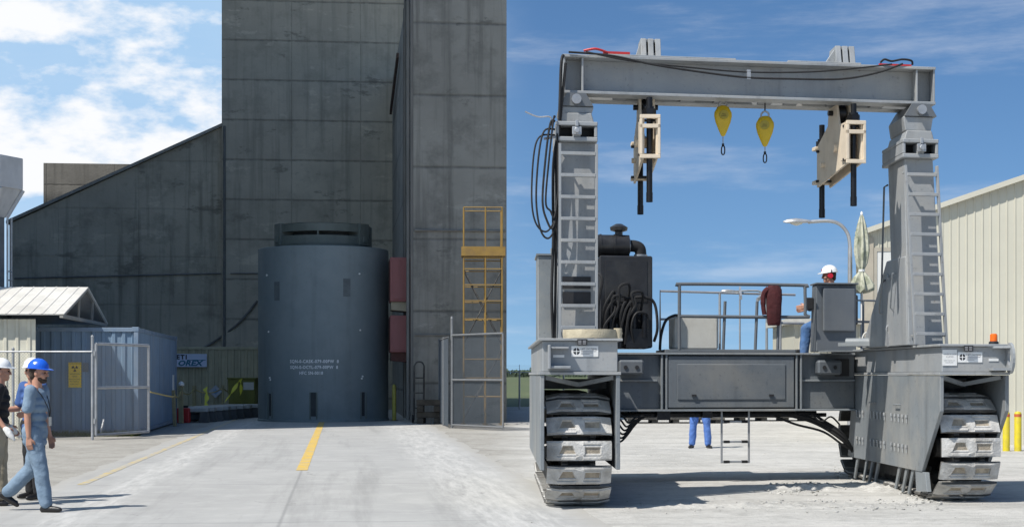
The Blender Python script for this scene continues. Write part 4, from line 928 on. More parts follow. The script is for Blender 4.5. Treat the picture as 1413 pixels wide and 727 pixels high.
# housings
for sgn, (u0, u1) in ((0, (UL0, UL1)), (1, (UR0, UR1))):
    zt, zs_ = 2.03 - 0.05 * sgn, 1.60
    mb = gb(); mb.box(u0 + 0.03, u1 - 0.03, 0.02, 6.1, zs_ + 0.035, zt - 0.03); gpart(mb, 'deck_box', M['gpaint'] if not sgn else M['gpaint'], None, False, 0.008)
    mb = gb(); mb.box(u0 - 0.02, u1 + 0.03, -0.03, 6.15, zt - 0.029, zt); gpart(mb, 'deck_plate', M['gpaint'], None, False, 0.004)
    mb = gb(); mb.box(u0 - 0.01, u1 + 0.01, -0.015, 6.12, zs_, zs_ + 0.034); gpart(mb, 'seam_flange', M['gpaint'], None, False, 0.004)
    inner, outer = (u1, u0) if not sgn else (u0, u1)
    for uu in (u0, u1):
        isin = (uu == inner); t = 0.05
        a, c_ = (uu, uu + t) if uu == u0 else (uu - t, uu)
        if sgn and isin:   # right inner panel: front edge slopes back towards the ground
            poly = [(0.0, 1.596), (4.75, 1.596), (5.15, 0.34), (0.85, 0.36), (0.0, 1.15)]
        elif sgn: poly = [(0.0, 1.596), (5.9, 1.596), (5.9, 0.45), (0.75, 0.45), (0.0, 1.15)]
        else: poly = [(0.0, 1.596), (5.9, 1.596), (5.9, 0.48), (0.0, 0.48)]
        mb = gb(); mb.prism([(a, v, z) for v, z in poly], (c_ - a, 0, 0)); gpart(mb, 'side_panel', M['gpaint2'], None, False, 0.006)
    mb = gb(); mb.bar((u0 + 0.06, 0.12, zs_ - 0.03), ((u0 + u1) / 2, 0.5, zs_ - 0.12), 0.05); mb.bar((u1 - 0.06, 0.12, zs_ - 0.03), ((u0 + u1) / 2, 0.5, zs_ - 0.12), 0.05); gpart(mb, 'cross_brace', M['gpaint2']); mb = gb()
    mb.box(u0 + 0.055, u1 - 0.055, 1.6, 1.64, 1.42, 1.55); gpart(mb, 'cross_plate', M['gpaint2'])
    # lug on the deck front
    zz0, zz1 = 1.68, 1.93
    if not sgn:
        mb = gb(); mb.box(u0 + 0.09, u0 + 0.12, -0.19, 0.018, zz0 - 0.01, zz1 + 0.02); mb.box(u0 + 0.121, u0 + 0.36, -0.16, 0.018, zz0 - 0.005, zz0 + 0.025); mb.box(u0 + 0.121, u0 + 0.34, -0.10, 0.018, zz1 - 0.025, zz1); gpart(mb, 'tow_lug', M['gpaint'], None, False, 0.004)
    else:
        mb = gb()
        mb.box(u1 - 0.26, u1 - 0.035, -0.16, 0.018, zz0 - 0.025, zz0 + 0.005)
        mb.prism([(u1 - 0.28, 0.018, zz1), (u1 - 0.035, 0.018, zz1), (u1 - 0.035, -0.16, zz1)], (0, 0, 0.025))
        ring = []; nn = 20
        for k in range(nn):
            a = 2 * math.pi * k / nn
            yo, zo = -0.10 + 0.145 * math.cos(a), 1.805 + 0.19 * math.sin(a); yi, zi = -0.10 + 0.06 * math.cos(a), 1.805 + 0.09 * math.sin(a)
            ring += [(u1 - 0.034, yo, zo), (u1, yo, zo), (u1 - 0.034, yi, zi), (u1, yi, zi)]
        fs = []
        for k in range(nn):
            a = 4 * k; b2 = 4 * ((k + 1) % nn); fs += [(a, b2, b2 + 1, a + 1), (a + 2, a + 3, b2 + 3, b2 + 2), (a, a + 2, b2 + 2, b2), (a + 1, b2 + 1, b2 + 3, a + 3)]
        mb.add(ring, fs); gpart(mb, 'tow_lug', M['gpaint'])
# studs and hinges on the right inner panel
mb = gb()
for z in (0.62, 1.02):
    for c0 in (1.55, 2.75, 4.05):
        for k in range(5 if c0 < 4 else 3): 
            v = c0 + k * 0.2 - (0.0); mb = gb(); mb.tube([(UR0 - 0.016, v, z + 0.055), (UR0 - 0.016, v, z + 0.015), (UR0 - 0.013, v, z + 0.014), (UR0 - 0.013, v, z - 0.05)], [0.02, 0.02, 0.012, 0.012], 7); gpart(mb, 'panel_stud', M['gpaint'], None, True)
mb = gb()
for v in (1.9, 3.3): mb = gb(); mb.tube([(UR0 - 0.002, v, 1.2), (UR0 - 0.04, v, 1.2), (UR0 - 0.04, v + 0.25, 1.2), (UR0 - 0.002, v + 0.25, 1.2)], 0.01, 6); gpart(mb, 'panel_handle', M['gpaint2'], None, True)
for v in (1.3, 1.62, 2.0, 3.2, 3.55, 3.9, 4.5):
    mb = gb(); mb.prism([(UR0 + 0.02, v, 0.36), (UR0 + 0.02, v + 0.12, 0.36), (UR0 + 0.02, v + 0.34, 0.03), (UR0 + 0.02, v + 0.26, 0.02)], (0.03, 0, 0)); gpart(mb, 'track_guard', M['gpaint2'], None, False, 0.004)
mb = gb(); mb.prism([(UR0 + 0.01, 0.72, 0.36), (UR0 + 0.01, 1.2, 0.36), (UR0 + 0.01, 1.15, 0.09), (UR0 + 0.01, 0.62, 0.12)], (0.06, 0, 0)); gpart(mb, 'guard_foot', M['gpaint2'], None, False, 0.004)
# signs
def gsign(u0, u1, z0, z1, v, name='maker_sign'):
    mb = gb(); mb.box(u0, u1, v - 0.006, v, z0, z1); return gpart(mb, name, M['white'])
def gtext(parent, lines, u, z, v, m, sc=1.0, bold=0.0):
    mb = MB(GT); lettering(lines, sc, lambda a, c: (u + a, v, z + c), mb, 0, bold); return mb.build('lettering', m, parent, recalc=False)
def emblem(parent, u, z, r, v):
    mb = MB(GT)
    for a0 in (8, 98, 188, 278):
        pts = [(u + r * 0.14 * (1 if a0 in (8, 278) else -1), v, z + r * 0.14 * (1 if a0 in (8, 98) else -1))] + [(u + r * math.cos(R(a0 + 74 * k / 6)), v, z + r * math.sin(R(a0 + 74 * k / 6))) for k in range(7)]
        mb.add(pts, [tuple(range(8))])
    mb.build('emblem', M['ink'], parent, recalc=False)
for sgn, u0, zb_ in ((0, 0.375, 1.815), (1, 5.235, 1.755)):
    s_ = gsign(u0, u0 + 0.325, zb_, zb_ + 0.125, 0.018)
    emblem(s_, u0 + 0.062, zb_ + 0.063, 0.04, 0.0105)
    gtext(s_, [('LIFT SYSTEMS', 0, 0.0, 0.033)], u0 + 0.112, zb_ + 0.078, 0.0105, M['ink'])
    gtext(s_, [('1505 7th Street East Moline IL', 0, 0.03, 0.0135), ('Phone  Fax  Lifting and Moving', 0, 0.008, 0.0135)], u0 + 0.115, zb_ + 0.018, 0.0105, M['greyink']) if False else None
    mb = MB(GT)
    for k in range(3): mb.add([(u0 + 0.115, 0.0105, zb_ + 0.06 - 0.017 * k), (u0 + 0.30 - 0.04 * k, 0.0105, zb_ + 0.06 - 0.017 * k), (u0 + 0.30 - 0.04 * k, 0.0105, zb_ + 0.067 - 0.017 * k), (u0 + 0.115, 0.0105, zb_ + 0.067 - 0.017 * k)], [(0, 1, 2, 3)])
    mb.build('small_print', M['greyink'], s_, recalc=False)
    mb = gb(); mb.box(u0 + 0.07, u0 + 0.19, -0.038, -0.0305, zb_ + 0.135, zb_ + 0.205); pl_ = gpart(mb, 'warning_plate', M['ink'])
    mb = MB(GT)
    for k in (0, 1):
        for q in range(3): mb.add([(u0 + 0.08 + k * 0.055, -0.0385, zb_ + 0.147 + q * 0.017), (u0 + 0.118 + k * 0.055, -0.0385, zb_ + 0.147 + q * 0.017), (u0 + 0.118 + k * 0.055, -0.0385, zb_ + 0.155 + q * 0.017), (u0 + 0.08 + k * 0.055, -0.0385, zb_ + 0.155 + q * 0.017)], [(0, 1, 2, 3)])
    mb.build('small_print', M['greyink'], pl_, recalc=False)
s_ = gsign(0.155, 0.29, 1.805, 1.835, 0.018, 'name_plate'); s_ = gsign(5.645, 5.775, 1.77, 1.80, 0.018, 'name_plate')
s_ = gsign(5.035, 5.225, 1.715, 1.91, 0.016, 'load_notice')
gtext(s_, [('WHEN A CASK', 0, 0.11, 0.025), ('IS LIFTED', 0.03, 0.08, 0.025), ('KEEP CLEAR OF', 0, 0.035, 0.021), ('CRAWLERS', 0.02, 0.01, 0.021)], 5.05, 1.735, 0.0085, M['greyink'])
mb = gb(); mb.lathe([(0.065, 1.981), (0.065, 2.01), (0.05, 2.02)], (UR1 - 0.12, 0.25, 0), 16); bc_ = gpart(mb, 'beacon_base', M['ink'], None, True)
mb = gb(); mb.lathe([(0.05, 2.021), (0.048, 2.10), (0.035, 2.115)], (UR1 - 0.12, 0.25, 0), 16); gpart(mb, 'beacon_lens', M['orange'], None, True)

# legs
def leg(fb, ft, zb0, zt0):
    """fb, ft: (u0, u1, v0, v1) of the foot and the top"""
    mb = gb(); (a, b2, c_, d), (e, f, g2, h) = fb, ft
    mb.add([(a, c_, zb0), (b2, c_, zb0), (b2, d, zb0), (a, d, zb0), (e, g2, zt0), (f, g2, zt0), (f, h, zt0), (e, h, zt0)], [(3, 2, 1, 0), (4, 5, 6, 7), (0, 1, 5, 4), (1, 2, 6, 5), (2, 3, 7, 6), (3, 0, 4, 7)])
    return gpart(mb, 'leg', M['gpaint'], None, False, 0.012)
zl = 4.62
leg((0.245, 0.745, 1.2, 2.9), (0.25, 0.745, 1.25, 2.1), 2.031, 4.52)
leg((4.92, 5.40, 1.2, 2.0), (4.87, 5.27, 1.25, 2.1), 1.985, 4.42)
mb = gb(); mb.add([(4.915, 1.25, 1.985), (4.915, 3.85, 1.985), (4.885, 2.25, 3.15), (4.885, 1.25, 3.15), (5.38, 1.25, 1.985), (5.38, 3.85, 1.985), (5.3, 2.25, 3.15), (5.3, 1.25, 3.15)],
   [(0, 1, 2, 3), (7, 6, 5, 4), (0, 4, 5, 1), (1, 5, 6, 2), (2, 6, 7, 3), (3, 7, 4, 0)]); gpart(mb, 'leg_gusset', M['gpaint'], None, False, 0.012)
mb = gb(); mb.tube(spline([(4.905, 2.55, 2.45), (4.86, 2.55, 2.5), (4.83, 2.2, 2.93), (4.87, 2.1, 2.95), (4.83, 1.95, 2.9)], 5), 0.012, 6); mb.tube([(4.905, 1.9, 2.45), (4.85, 1.9, 2.5), (4.83, 1.7, 2.95), (4.88, 1.7, 2.95)], 0.012, 6); gpart(mb, 'grab_handle', M['gpaint2'], None, True)
for sgn, (a, b2), zc0 in ((0, (0.23, 0.765), 4.52), (1, (4.82, 5.315), 4.42)):
    mb = gb()
    mb.box(a, b2, 1.12, 2.25, zc0 - 0.005, zc0 + 0.05); mb.box(a, b2, 1.12, 2.25, zc0 + 0.19, zc0 + 0.24)
    for q in (a + 0.001, (a + b2) / 2 - 0.05, b2 - 0.041): mb.box(q, q + 0.04 if q != (a + b2) / 2 - 0.05 else q + 0.1, 1.13, 2.24, zc0 + 0.051, zc0 + 0.189)
    gpart(mb, 'leg_collar', M['gpaint'], None, False, 0.008)
    mb = gb(); mb.box(a + 0.05, b2 - 0.05, 1.35, 2.1, zc0 + 0.055, zc0 + 0.185); gpart(mb, 'collar_recess', M['ink'])
    mb = gb(); c0 = (a + b2) / 2; mb.box(c0 - 0.06, c0 + 0.06, 1.07, 1.118, zc0 + 0.07, zc0 + 0.17); mb.cyl((c0, 1.06, zc0 + 0.12), (c0, 1.03, zc0 + 0.12), 0.035, n=10); mb.box(c0 - 0.02, c0 + 0.02, 1.06, 1.118, zc0 + 0.172, zc0 + 0.25); gpart(mb, 'lock_block', M['steel'], None, False, 0.006)
    mb = gb(); m0, m1 = a + 0.04, b2 - 0.04
    mb.prism([(m0, 1.2, zc0 + 0.241), (m1, 1.2, zc0 + 0.241), (m1 - 0.035, 1.2, zc0 + 0.36), (m0 + 0.035, 1.2, zc0 + 0.36)], (0, 0.9, 0)); gpart(mb, 'collar_taper', M['gpaint'], None, False, 0.01)
    mb = gb(); mb.prism([(m0 + 0.03, 1.25, zc0 + 0.361), (m1 - 0.03, 1.25, zc0 + 0.361), (m1 - 0.0, 1.25, 5.0 - 0.03), (m0 + 0.0, 1.25, 5.0 - 0.03)], (0, 0.8, 0)); gpart(mb, 'leg_neck', M['gpaint'] , None, False, 0.012)
    # roller under the beam end
    cu = c0 + (0.0 if not sgn else 0.03); mb = gb()
    mb.prism([(cu - 0.22, 1.22, 4.972), (cu + 0.22, 1.22, 4.972), (cu + 0.12, 1.22, 5.135), (cu - 0.12, 1.22, 5.135)], (0, 0.86, 0)); gpart(mb, 'roller_cradle', M['deckpaint'])
    mb = gb(); mb.cyl((cu, 1.15, 5.05), (cu, 1.215, 5.05), 0.062, n=20); gpart(mb, 'roller', M['steel'], None, True)
# lifting beam: two welded channels side by side
B0, B1, ZB0, ZB1 = 0.33, 5.32, 5.14, 5.63
for v0, v1, face in ((1.28, 1.56, 1), (1.74, 2.02, -1)):
    mb = gb(); mb.box(B0, B1, v0, v1, ZB0, ZB0 + 0.035); mb.box(B0, B1, v0, v1, ZB1 - 0.035, ZB1)
    w0 = v1 - 0.06 if face == 1 else v0 + 0.03
    mb.box(B0 + 0.004, B1 - 0.004, w0, w0 + 0.03, ZB0 + 0.0351, ZB1 - 0.0351)
    for u in (B0 + 0.005, B0 + 0.24, B1 - 0.27, B1 - 0.03): mb.box(u, u + 0.025, (v0 + 0.02) if face == 1 else w0 + 0.0301, (w0 - 0.0001) if face == 1 else v1 - 0.02, ZB0 + 0.0352, ZB1 - 0.0352)
    gpart(mb, 'beam_girder', M['gpaint'], None, False, 0.004)
mb = gb()
for u in (0.36, 1.0, 1.9, 2.35, 2.95, 3.3, 3.9, 4.5, 5.1): mb = gb(); mb.box(u, u + 0.18, 1.5601, 1.7399, ZB0 + 0.006, ZB0 + 0.03); gpart(mb, 'spacer_plate', M['deckpaint'])
mb = gb(); mb.box(B0 + 0.55, 2.6, 1.33, 1.97, ZB1 + 0.001, ZB1 + 0.03); mb.box(3.3, 4.3, 1.33, 1.97, ZB1 + 0.001, ZB1 + 0.03); gpart(mb, 'top_plate', M['gpaint'], None, False, 0.004)
for uc in (1.48, 4.10):
    mb = gb(); zt_ = ZB1 + 0.031
    for q in (-0.13, -0.035, 0.06):
        mb.prism([(uc + q, 1.36, zt_), (uc + q, 1.94, zt_), (uc + q, 1.8, zt_ + 0.235), (uc + q, 1.44, zt_ + 0.235)], (0.07, 0, 0))
    for q in (-0.06, 0.035): mb.box(uc + q + 0.0001, uc + q + 0.0249, 1.42, 1.88, zt_ + 0.0001, zt_ + 0.05); mb.box(uc + q + 0.0001, uc + q + 0.0249, 1.46, 1.78, zt_ + 0.19, zt_ + 0.232)
    s_ = -1 if uc > 3 else 1
    mb.prism([(uc - 0.1301, 1.5, zt_), (uc - 0.1301, 1.5, zt_ + 0.2), (uc - 0.27, 1.5, zt_)], (0, 0.05, 0)) if uc > 3 else mb.prism([(uc - 0.1301, 1.5, zt_), (uc - 0.1301, 1.5, zt_ + 0.2), (uc - 0.2, 1.5, zt_)], (0, 0.05, 0))
    gpart(mb, 'beam_lug', M['gpaint'], None, False, 0.004)
mb = gb(); mb.bar((0.85, 1.36, ZB1 + 0.05), (1.2, 1.36, ZB1 + 0.05), 0.03); mb.tube(spline([(0.6, 1.34, ZB1 + 0.06), (0.75, 1.3, ZB1 + 0.08), (0.9, 1.34, ZB1 + 0.05)]), 0.016, 6); gpart(mb, 'red_cable', M['red']); mb = gb(); mb.bar((4.55, 1.36, ZB1 + 0.02), (5.0, 1.36, ZB1 + 0.02), 0.03); gpart(mb, 'red_cable', M['red'])
def cab(pts, r=0.012, name='cable', m='rubber', k=6):
    mb = gb(); mb.tube(spline(pts, k), r, 6); return gpart(mb, name, M[m], None, True)
def catenary(a, b2, sag, n=8): 
    a, b2 = Vector(a), Vector(b2); return [a.lerp(b2, t / n) - Vector((0, 0, 4 * sag * (t / n) * (1 - t / n))) for t in range(n + 1)]
cab([(0.40, 1.26, ZB1 + 0.02), (0.95, 1.24, 5.62), (1.5, 1.22, 5.52), (2.2, 1.22, 5.44), (2.75, 1.23, 5.40), (3.3, 1.22, 5.40), (4.0, 1.22, 5.42), (4.5, 1.23, 5.52), (4.85, 1.24, ZB1 + 0.02)], 0.014, 'beam_cable')
cab([(0.62, 1.25, ZB1 + 0.03), (1.2, 1.23, 5.56), (2.0, 1.22, 5.50), (2.75, 1.23, 5.47), (3.6, 1.22, 5.50), (4.3, 1.23, 5.58), (4.7, 1.24, ZB1 + 0.01)], 0.011, 'beam_cable')
cab([(4.55, 1.28, ZB1 + 0.03), (4.6, 1.25, ZB1 + 0.07), (4.7, 1.25, ZB1 + 0.05), (4.85, 1.26, ZB1 + 0.08), (4.98, 1.28, ZB1 + 0.07), (5.0, 1.3, ZB1 + 0.02)], 0.014, 'beam_cable')
mb = gb(); mb.box(2.73, 2.78, 1.22, 1.26, 5.38, 5.5); gpart(mb, 'cable_clip', M['steel'])

# ladders on the legs
def gladder(u0, u1, v, z0, z1, n, lean=0.0, top=0.0, name='leg_ladder', t=0.034):
    mb = gb(); f = lambda z: lean * (z - z0) / (z1 - z0)
    for u in (u0, u1): mb.bar((u, v, z0), (u + f(z1), v + top, z1), t, 0.05, up=(0, 1, 0)); 
    for u in (u0, u1):
        for z in (z1 - 0.08, z0 + 0.12): mb.bar((u + f(z), v + 0.02, z), (u + f(z), v + 0.16, z), 0.025)
    for k in range(n):
        z = z0 + (z1 - z0) * (k + 0.55) / n; mb.box(u0 + f(z) + 0.0141, u1 + f(z) - 0.0141, v - 0.03, v + 0.04, z - 0.02, z + 0.02)
    return gpart(mb, name, M['gpaint'], None, False, 0.003)
gladder(0.28, 0.745, 1.04, 2.04, 4.47, 9)
gladder(4.965, 5.395, 1.03, 1.99, 4.30, 9, -0.135)
mb = gb(); mb.tube([(4.88, 2.3, 2.9), (4.84, 2.34, 2.85), (4.83, 2.16, 4.15), (4.86, 2.08, 4.17)], 0.014, 6)
gpart(mb, 'side_rail', M['deckpaint'], None, True)
mb = gb(); mb.box(0.32, 0.68, 1.19, 1.215, 2.46, 2.64); mb.box(0.32, 0.68, 1.19, 1.215, 2.68, 2.83); gpart(mb, 'leg_opening', M['ink'])
# cabinet behind the left leg
mb = gb(); mb.box(0.05, 0.34, 2.95, 3.9, 2.031, 3.22); gpart(mb, 'cabinet', M['gpaint2'], None, False, 0.012)
mb = gb(); mb.box(0.03, 0.36, 2.93, 3.92, 3.221, 3.245); mb.lathe([(0.03, 3.246), (0.03, 3.33)], (0.26, 3.1, 0), 8); gpart(mb, 'cabinet_top', M['gpaint2'])
# cables hanging by the left leg
cab([(0.33, 1.22, 5.6), (0.30, 1.18, 5.45), (0.27, 1.16, 4.7), (0.20, 1.15, 4.2), (0.20, 1.15, 3.3), (0.18, 1.15, 2.6), (0.2, 1.2, 2.05)], 0.022, 'leg_cable')
cab([(0.36, 1.2, 5.5), (0.29, 1.17, 4.8), (0.24, 1.16, 4.3), (0.24, 1.15, 3.6), (0.22, 1.2, 2.05)], 0.018, 'leg_cable')
for dx, zb_, r in ((0.0, 3.42, 0.014), (-0.10, 3.30, 0.013), (0.05, 3.55, 0.013), (-0.17, 3.38, 0.012)):
    cab([(0.22, 1.1, 4.75 + dx), (0.16 + dx * 0.8, 1.08, 4.72 + dx), (0.10 + dx * 0.9, 1.06, 4.3), (0.06 + dx * 0.8, 1.05, 3.75), (0.12 + dx * 0.8, 1.05, zb_ + 0.08), (0.19 + dx * 0.4, 1.05, zb_), (0.25, 1.08, zb_ + 0.25), (0.26, 1.1, 4.0), (0.25, 1.12, 4.6)], r, 'cable_loop')
mb = gb(); mb.bar((0.08, 1.1, 4.53), (0.26, 1.15, 4.57), 0.03); mb.tube(spline([(-0.16, 1.1, 4.86), (0.0, 1.1, 4.80), (0.16, 1.1, 4.80), (0.18, 1.1, 4.68)]), 0.010, 5); gpart(mb, 'cable_hook', M['steel'])

# cross deck
VD = 4.62; zd0, zd1 = 1.06, 1.93
mb = gb(); mb.box(0.97, 4.995, VD + 0.03, 6.0, zd0 + 0.03, zd1 - 0.03); gpart(mb, 'cross_beam', M['shadedpaint'], None, False, 0.01)
mb = gb(); mb.box(2.06, 4.02, VD - 0.06, VD + 0.029, zd0 + 0.05, zd1 - 0.05); gpart(mb, 'front_panel', M['shadedpaint'], None, False, 0.012)
mb = gb(); mb.box(2.20, 3.88, VD - 0.075, VD - 0.0601, zd0 + 0.17, zd1 - 0.17); gpart(mb, 'access_plate', M['shadedpaint'], None, False, 0.008)
mb = gb()
for u in (2.42, 3.62): mb = gb(); mb.box(u, u + 0.07, VD - 0.1, VD - 0.0755, zd0 + 0.22, zd0 + 0.25); gpart(mb, 'plate_latch', M['ink'])
mb = gb()
for z in (zd0, zd1 - 0.03): mb.box(0.98, 4.98, VD - 0.09, VD + 0.2, z, z + 0.0295)
mb.box(4.10, 4.99, VD - 0.03, VD + 0.029, 1.50, 1.53); mb.box(0.98, 1.9, VD - 0.03, VD + 0.029, 1.50, 1.53)
for u in (1.95, 2.02, 4.04, 4.11): mb.box(u, u + 0.03, VD - 0.07, VD + 0.029, zd0 + 0.0301, zd1 - 0.0301)
gpart(mb, 'beam_flange', M['gpaint2'], None, False, 0.004)
mb = gb(); mb.box(4.68, 4.90, VD - 0.012, VD + 0.0295, 1.58, 1.84); gpart(mb, 'lug_pocket', M['ink'])
for u in (1.30, 4.36):
    mb = gb(); mb.box(u, u + 0.38, VD - 0.22, VD + 0.0295, 1.60, 1.82); gpart(mb, 'pin_block', M['deckpaint'], None, False, 0.03)
    for q in (0.1, 0.27): mb = gb(); mb.cyl((u + q, VD - 0.235, 1.71), (u + q, VD - 0.21, 1.71), 0.03, n=12); gpart(mb, 'pin', M['ink'])
mb = gb(); mb.box(2.02, 4.05, VD - 0.02, 6.0, zd1 + 0.001, zd1 + 0.05); gpart(mb, 'deck_floor', M['deckpaint'], None, False, 0.006)
# front railing, rear railing
zt_ = 2.95
mb = gb(); mb.tube(spline([(2.24, VD, zd1 + 0.05), (2.24, VD, zt_ - 0.12), (2.25, VD, zt_ - 0.03), (2.33, VD, zt_), (4.1, VD, zt_), (4.19, VD, zt_ - 0.03), (4.2, VD, zt_ - 0.12), (4.2, VD, 2.52), (4.12, VD, 2.47), (2.24, VD, 2.47)], 4), 0.026, 8)
for u in (2.95, 3.45, 3.8): mb.tube([(u - 0.03, VD + 0.02, zd1 + 0.05), (u, VD + 0.02, zt_ - 0.25 if u < 3.7 else zt_ - 0.02)], 0.024, 8)
gpart(mb, 'front_railing', M['deckpaint'], None, True)
vr = 5.9
mb = gb()
mb.tube([(2.08, vr, zd1 + 0.05), (2.08, vr, 2.91), (4.3, vr, 2.87)], 0.02, 8); mb.tube([(3.05, vr, zd1), (3.05, vr, 2.9)], 0.02, 8); mb.tube([(4.05, vr, zd1), (4.05, vr, 2.87)], 0.02, 8); mb.tube([(2.08, vr, 2.47), (2.4, vr, 2.47)], 0.018, 8); mb.tube([(4.05, vr, 2.42), (4.45, vr, 2.42)], 0.02, 8); mb.tube([(3.38, vr, zd1), (3.38, vr, 2.95)], 0.014, 8)
mb.bar((3.2, VD + 0.02, 2.75), (3.38, vr, 2.97), 0.03, 0.05); mb.bar((3.45, VD + 0.02, 2.72), (3.85, vr, 2.95), 0.03, 0.05)
gpart(mb, 'rear_railing', M['steel'], None, True)
mb = gb(); mb.tube([(4.98, 5.0, zd1), (4.98, 5.0, 2.75), (5.45, 5.15, 2.75)], 0.018, 8); mb.tube([(4.98, 5.0, 2.42), (5.45, 5.15, 2.42)], 0.018, 8); mb.tube([(5.24, 5.08, zd1), (5.24, 5.08, 2.75)], 0.018, 8); gpart(mb, 'side_railing', M['deckpaint'], None, True)
# white tank, antenna
mb = gb(); mb.box(2.20, 2.92, 5.15, 5.75, zd1 + 0.051, 2.49); tk = gpart(mb, 'fluid_tank', M['tank'], None, False, 0.03)
cab([(1.98, 5.0, 1.98), (2.0, 5.0, 2.2), (2.08, 5.05, 2.42), (2.22, 5.1, 2.5), (2.3, 5.2, 2.5)], 0.022, 'tank_hose')
# engine with radiator box and air cleaner
mb = gb(); mb.box(1.03, 1.84, 4.75, 5.95, 2.0, 3.37); gpart(mb, 'engine_housing', M['black'], None, False, 0.02)
mb = gb(); mb.box(1.12, 1.76, 4.74, 4.749, 2.68, 3.30); gpart(mb, 'engine_door', M['black'], None, False, 0.004)
mb = gb(); rng = random.Random(5)
mb.box(1.08, 1.35, 4.60, 4.745, 2.0, 2.35); mb.box(1.42, 1.75, 4.56, 4.745, 2.0, 2.28); mb.cyl((1.2, 4.6, 2.2), (1.2, 4.6, 2.6), 0.07); mb.cyl((1.55, 4.62, 2.1), (1.55, 4.62, 2.65), 0.05); mb.cyl((1.7, 4.6, 2.15), (1.7, 4.6, 2.5), 0.06); mb.box(1.3, 1.5, 4.62, 4.745, 2.38, 2.62)
gpart(mb, 'hydraulic_pump', M['blacksteel'], None, True, 0.0)
for i in range(12):
    u = 1.05 + 0.045 * i; a = Vector((u, 4.58, 2.05 + rng.random() * 0.4)); 
    cab([a, a + Vector((rng.uniform(-0.05, 0.05), -0.06, 0.25)), a + Vector((rng.uniform(0.0, 0.15), -0.07, 0.45)), a + Vector((rng.uniform(0.05, 0.2), -0.03, 0.40 + rng.random() * 0.15)), a + Vector((rng.uniform(0.1, 0.2), 0.12, 0.2))], 0.02, 'engine_hose')
cab([(1.0, 4.6, 2.1), (0.99, 4.5, 2.6), (1.05, 4.5, 3.0), (0.95, 4.6, 3.1)], 0.025, 'engine_hose'); cab([(1.86, 4.7, 2.1), (1.9, 4.6, 2.3), (1.86, 4.62, 2.65), (1.7, 4.6, 2.75), (1.4, 4.6, 2.72)], 0.025, 'engine_hose')
mb = gb(); mb.cyl((0.95, 5.2, 3.55), (1.52, 5.2, 3.55), 0.165, n=24)
for u in (1.06, 1.28): mb.cyl((u, 5.2, 3.55), (u + 0.03, 5.2, 3.55), 0.175, n=24)
ac = gpart(mb, 'air_cleaner', M['black'], None, True)
mb = gb(); mb.lathe([(0.06, 3.70), (0.06, 3.76), (0.13, 3.78), (0.14, 3.83), (0.05, 3.88)], (1.36, 5.2, 0), 16); gpart(mb, 'intake_cap', M['black'], None, True)
mb = gb(); mb.tube(spline([(1.52, 5.2, 3.55), (1.60, 5.2, 3.55), (1.68, 5.2, 3.52), (1.70, 5.2, 3.45), (1.70, 5.2, 3.372)], 4), 0.09, 14); gpart(mb, 'intake_elbow', M['rubber'], None, True)
mb = gb(); mb.cyl((1.505, 5.2, 3.55), (1.535, 5.2, 3.55), 0.11, n=16); mb.cyl((1.70, 5.2, 3.39), (1.70, 5.2, 3.42), 0.105, n=16); gpart(mb, 'hose_clamp', M['steel'], None, True)
mb = gb(); mb.bar((1.07, 5.2, 3.37), (1.07, 5.2, 3.42), 0.08); mb.bar((1.29, 5.2, 3.37), (1.29, 5.2, 3.42), 0.08); gpart(mb, 'cleaner_bracket', M['black'])
# control console
mb = gb(); mb.prism([(4.40, 4.72, zd1 + 0.02), (4.40, 5.2, zd1 + 0.02), (4.40, 5.05, 2.97), (4.40, 4.72, 2.97)], (0.64, 0, 0)); cs_ = gpart(mb, 'control_console', M['deckpaint'], None, False, 0.012)
mb = gb(); mb.box(4.50, 5.01, 4.66, 4.7195, 2.26, 2.92); gpart(mb, 'console_door', M['deckpaint'], None, False, 0.015)
mb = gb(); mb.box(4.38, 5.06, 4.64, 5.12, 2.971, 2.995); gpart(mb, 'console_top', M['deckpaint'], None, False, 0.006)
mb = gb(); mb.box(4.24, 4.40, 5.55, 6.0, zd1, 2.0); mb.box(4.68, 5.18, 5.3, 5.85, 2.30, 2.38); mb.box(4.85, 5.05, 5.45, 5.7, zd1, 2.30); mb.box(5.14, 5.21, 5.3, 5.85, 2.381, 2.85); gpart(mb, 'operator_seat', M['ink'], None, False, 0.02)
mb = gb(); mb.box(4.28, 4.395, 4.9, 5.1, 2.60, 2.78); gpart(mb, 'joystick_box', M['ink'], None, False, 0.01)
# bits on the right deck
mb = gb(); mb.cyl((4.62, 3.6, 2.07), (4.98, 3.4, 2.07), 0.06, n=12); mb.bar((4.5, 3.6, 2.04), (5.0, 3.35, 2.04), 0.05); gpart(mb, 'hydraulic_cylinder', M['gpaint2'], None, True)
mb = gb(); mb.box(4.90, 5.0, 2.2, 2.3, 1.985, 2.16); ringp = [(4.95 + 0.065 * math.cos(a * math.pi / 8), 2.25, 2.22 + 0.065 * math.sin(a * math.pi / 8)) for a in range(17)]; mb.tube(ringp, 0.012, 6); gpart(mb, 'lashing_ring', M['steel'])
mb = gb(); mb.box(4.4, 4.9, 3.9, 4.55, 1.94, 1.96); gpart(mb, 'deck_step', M['gpaint2'])
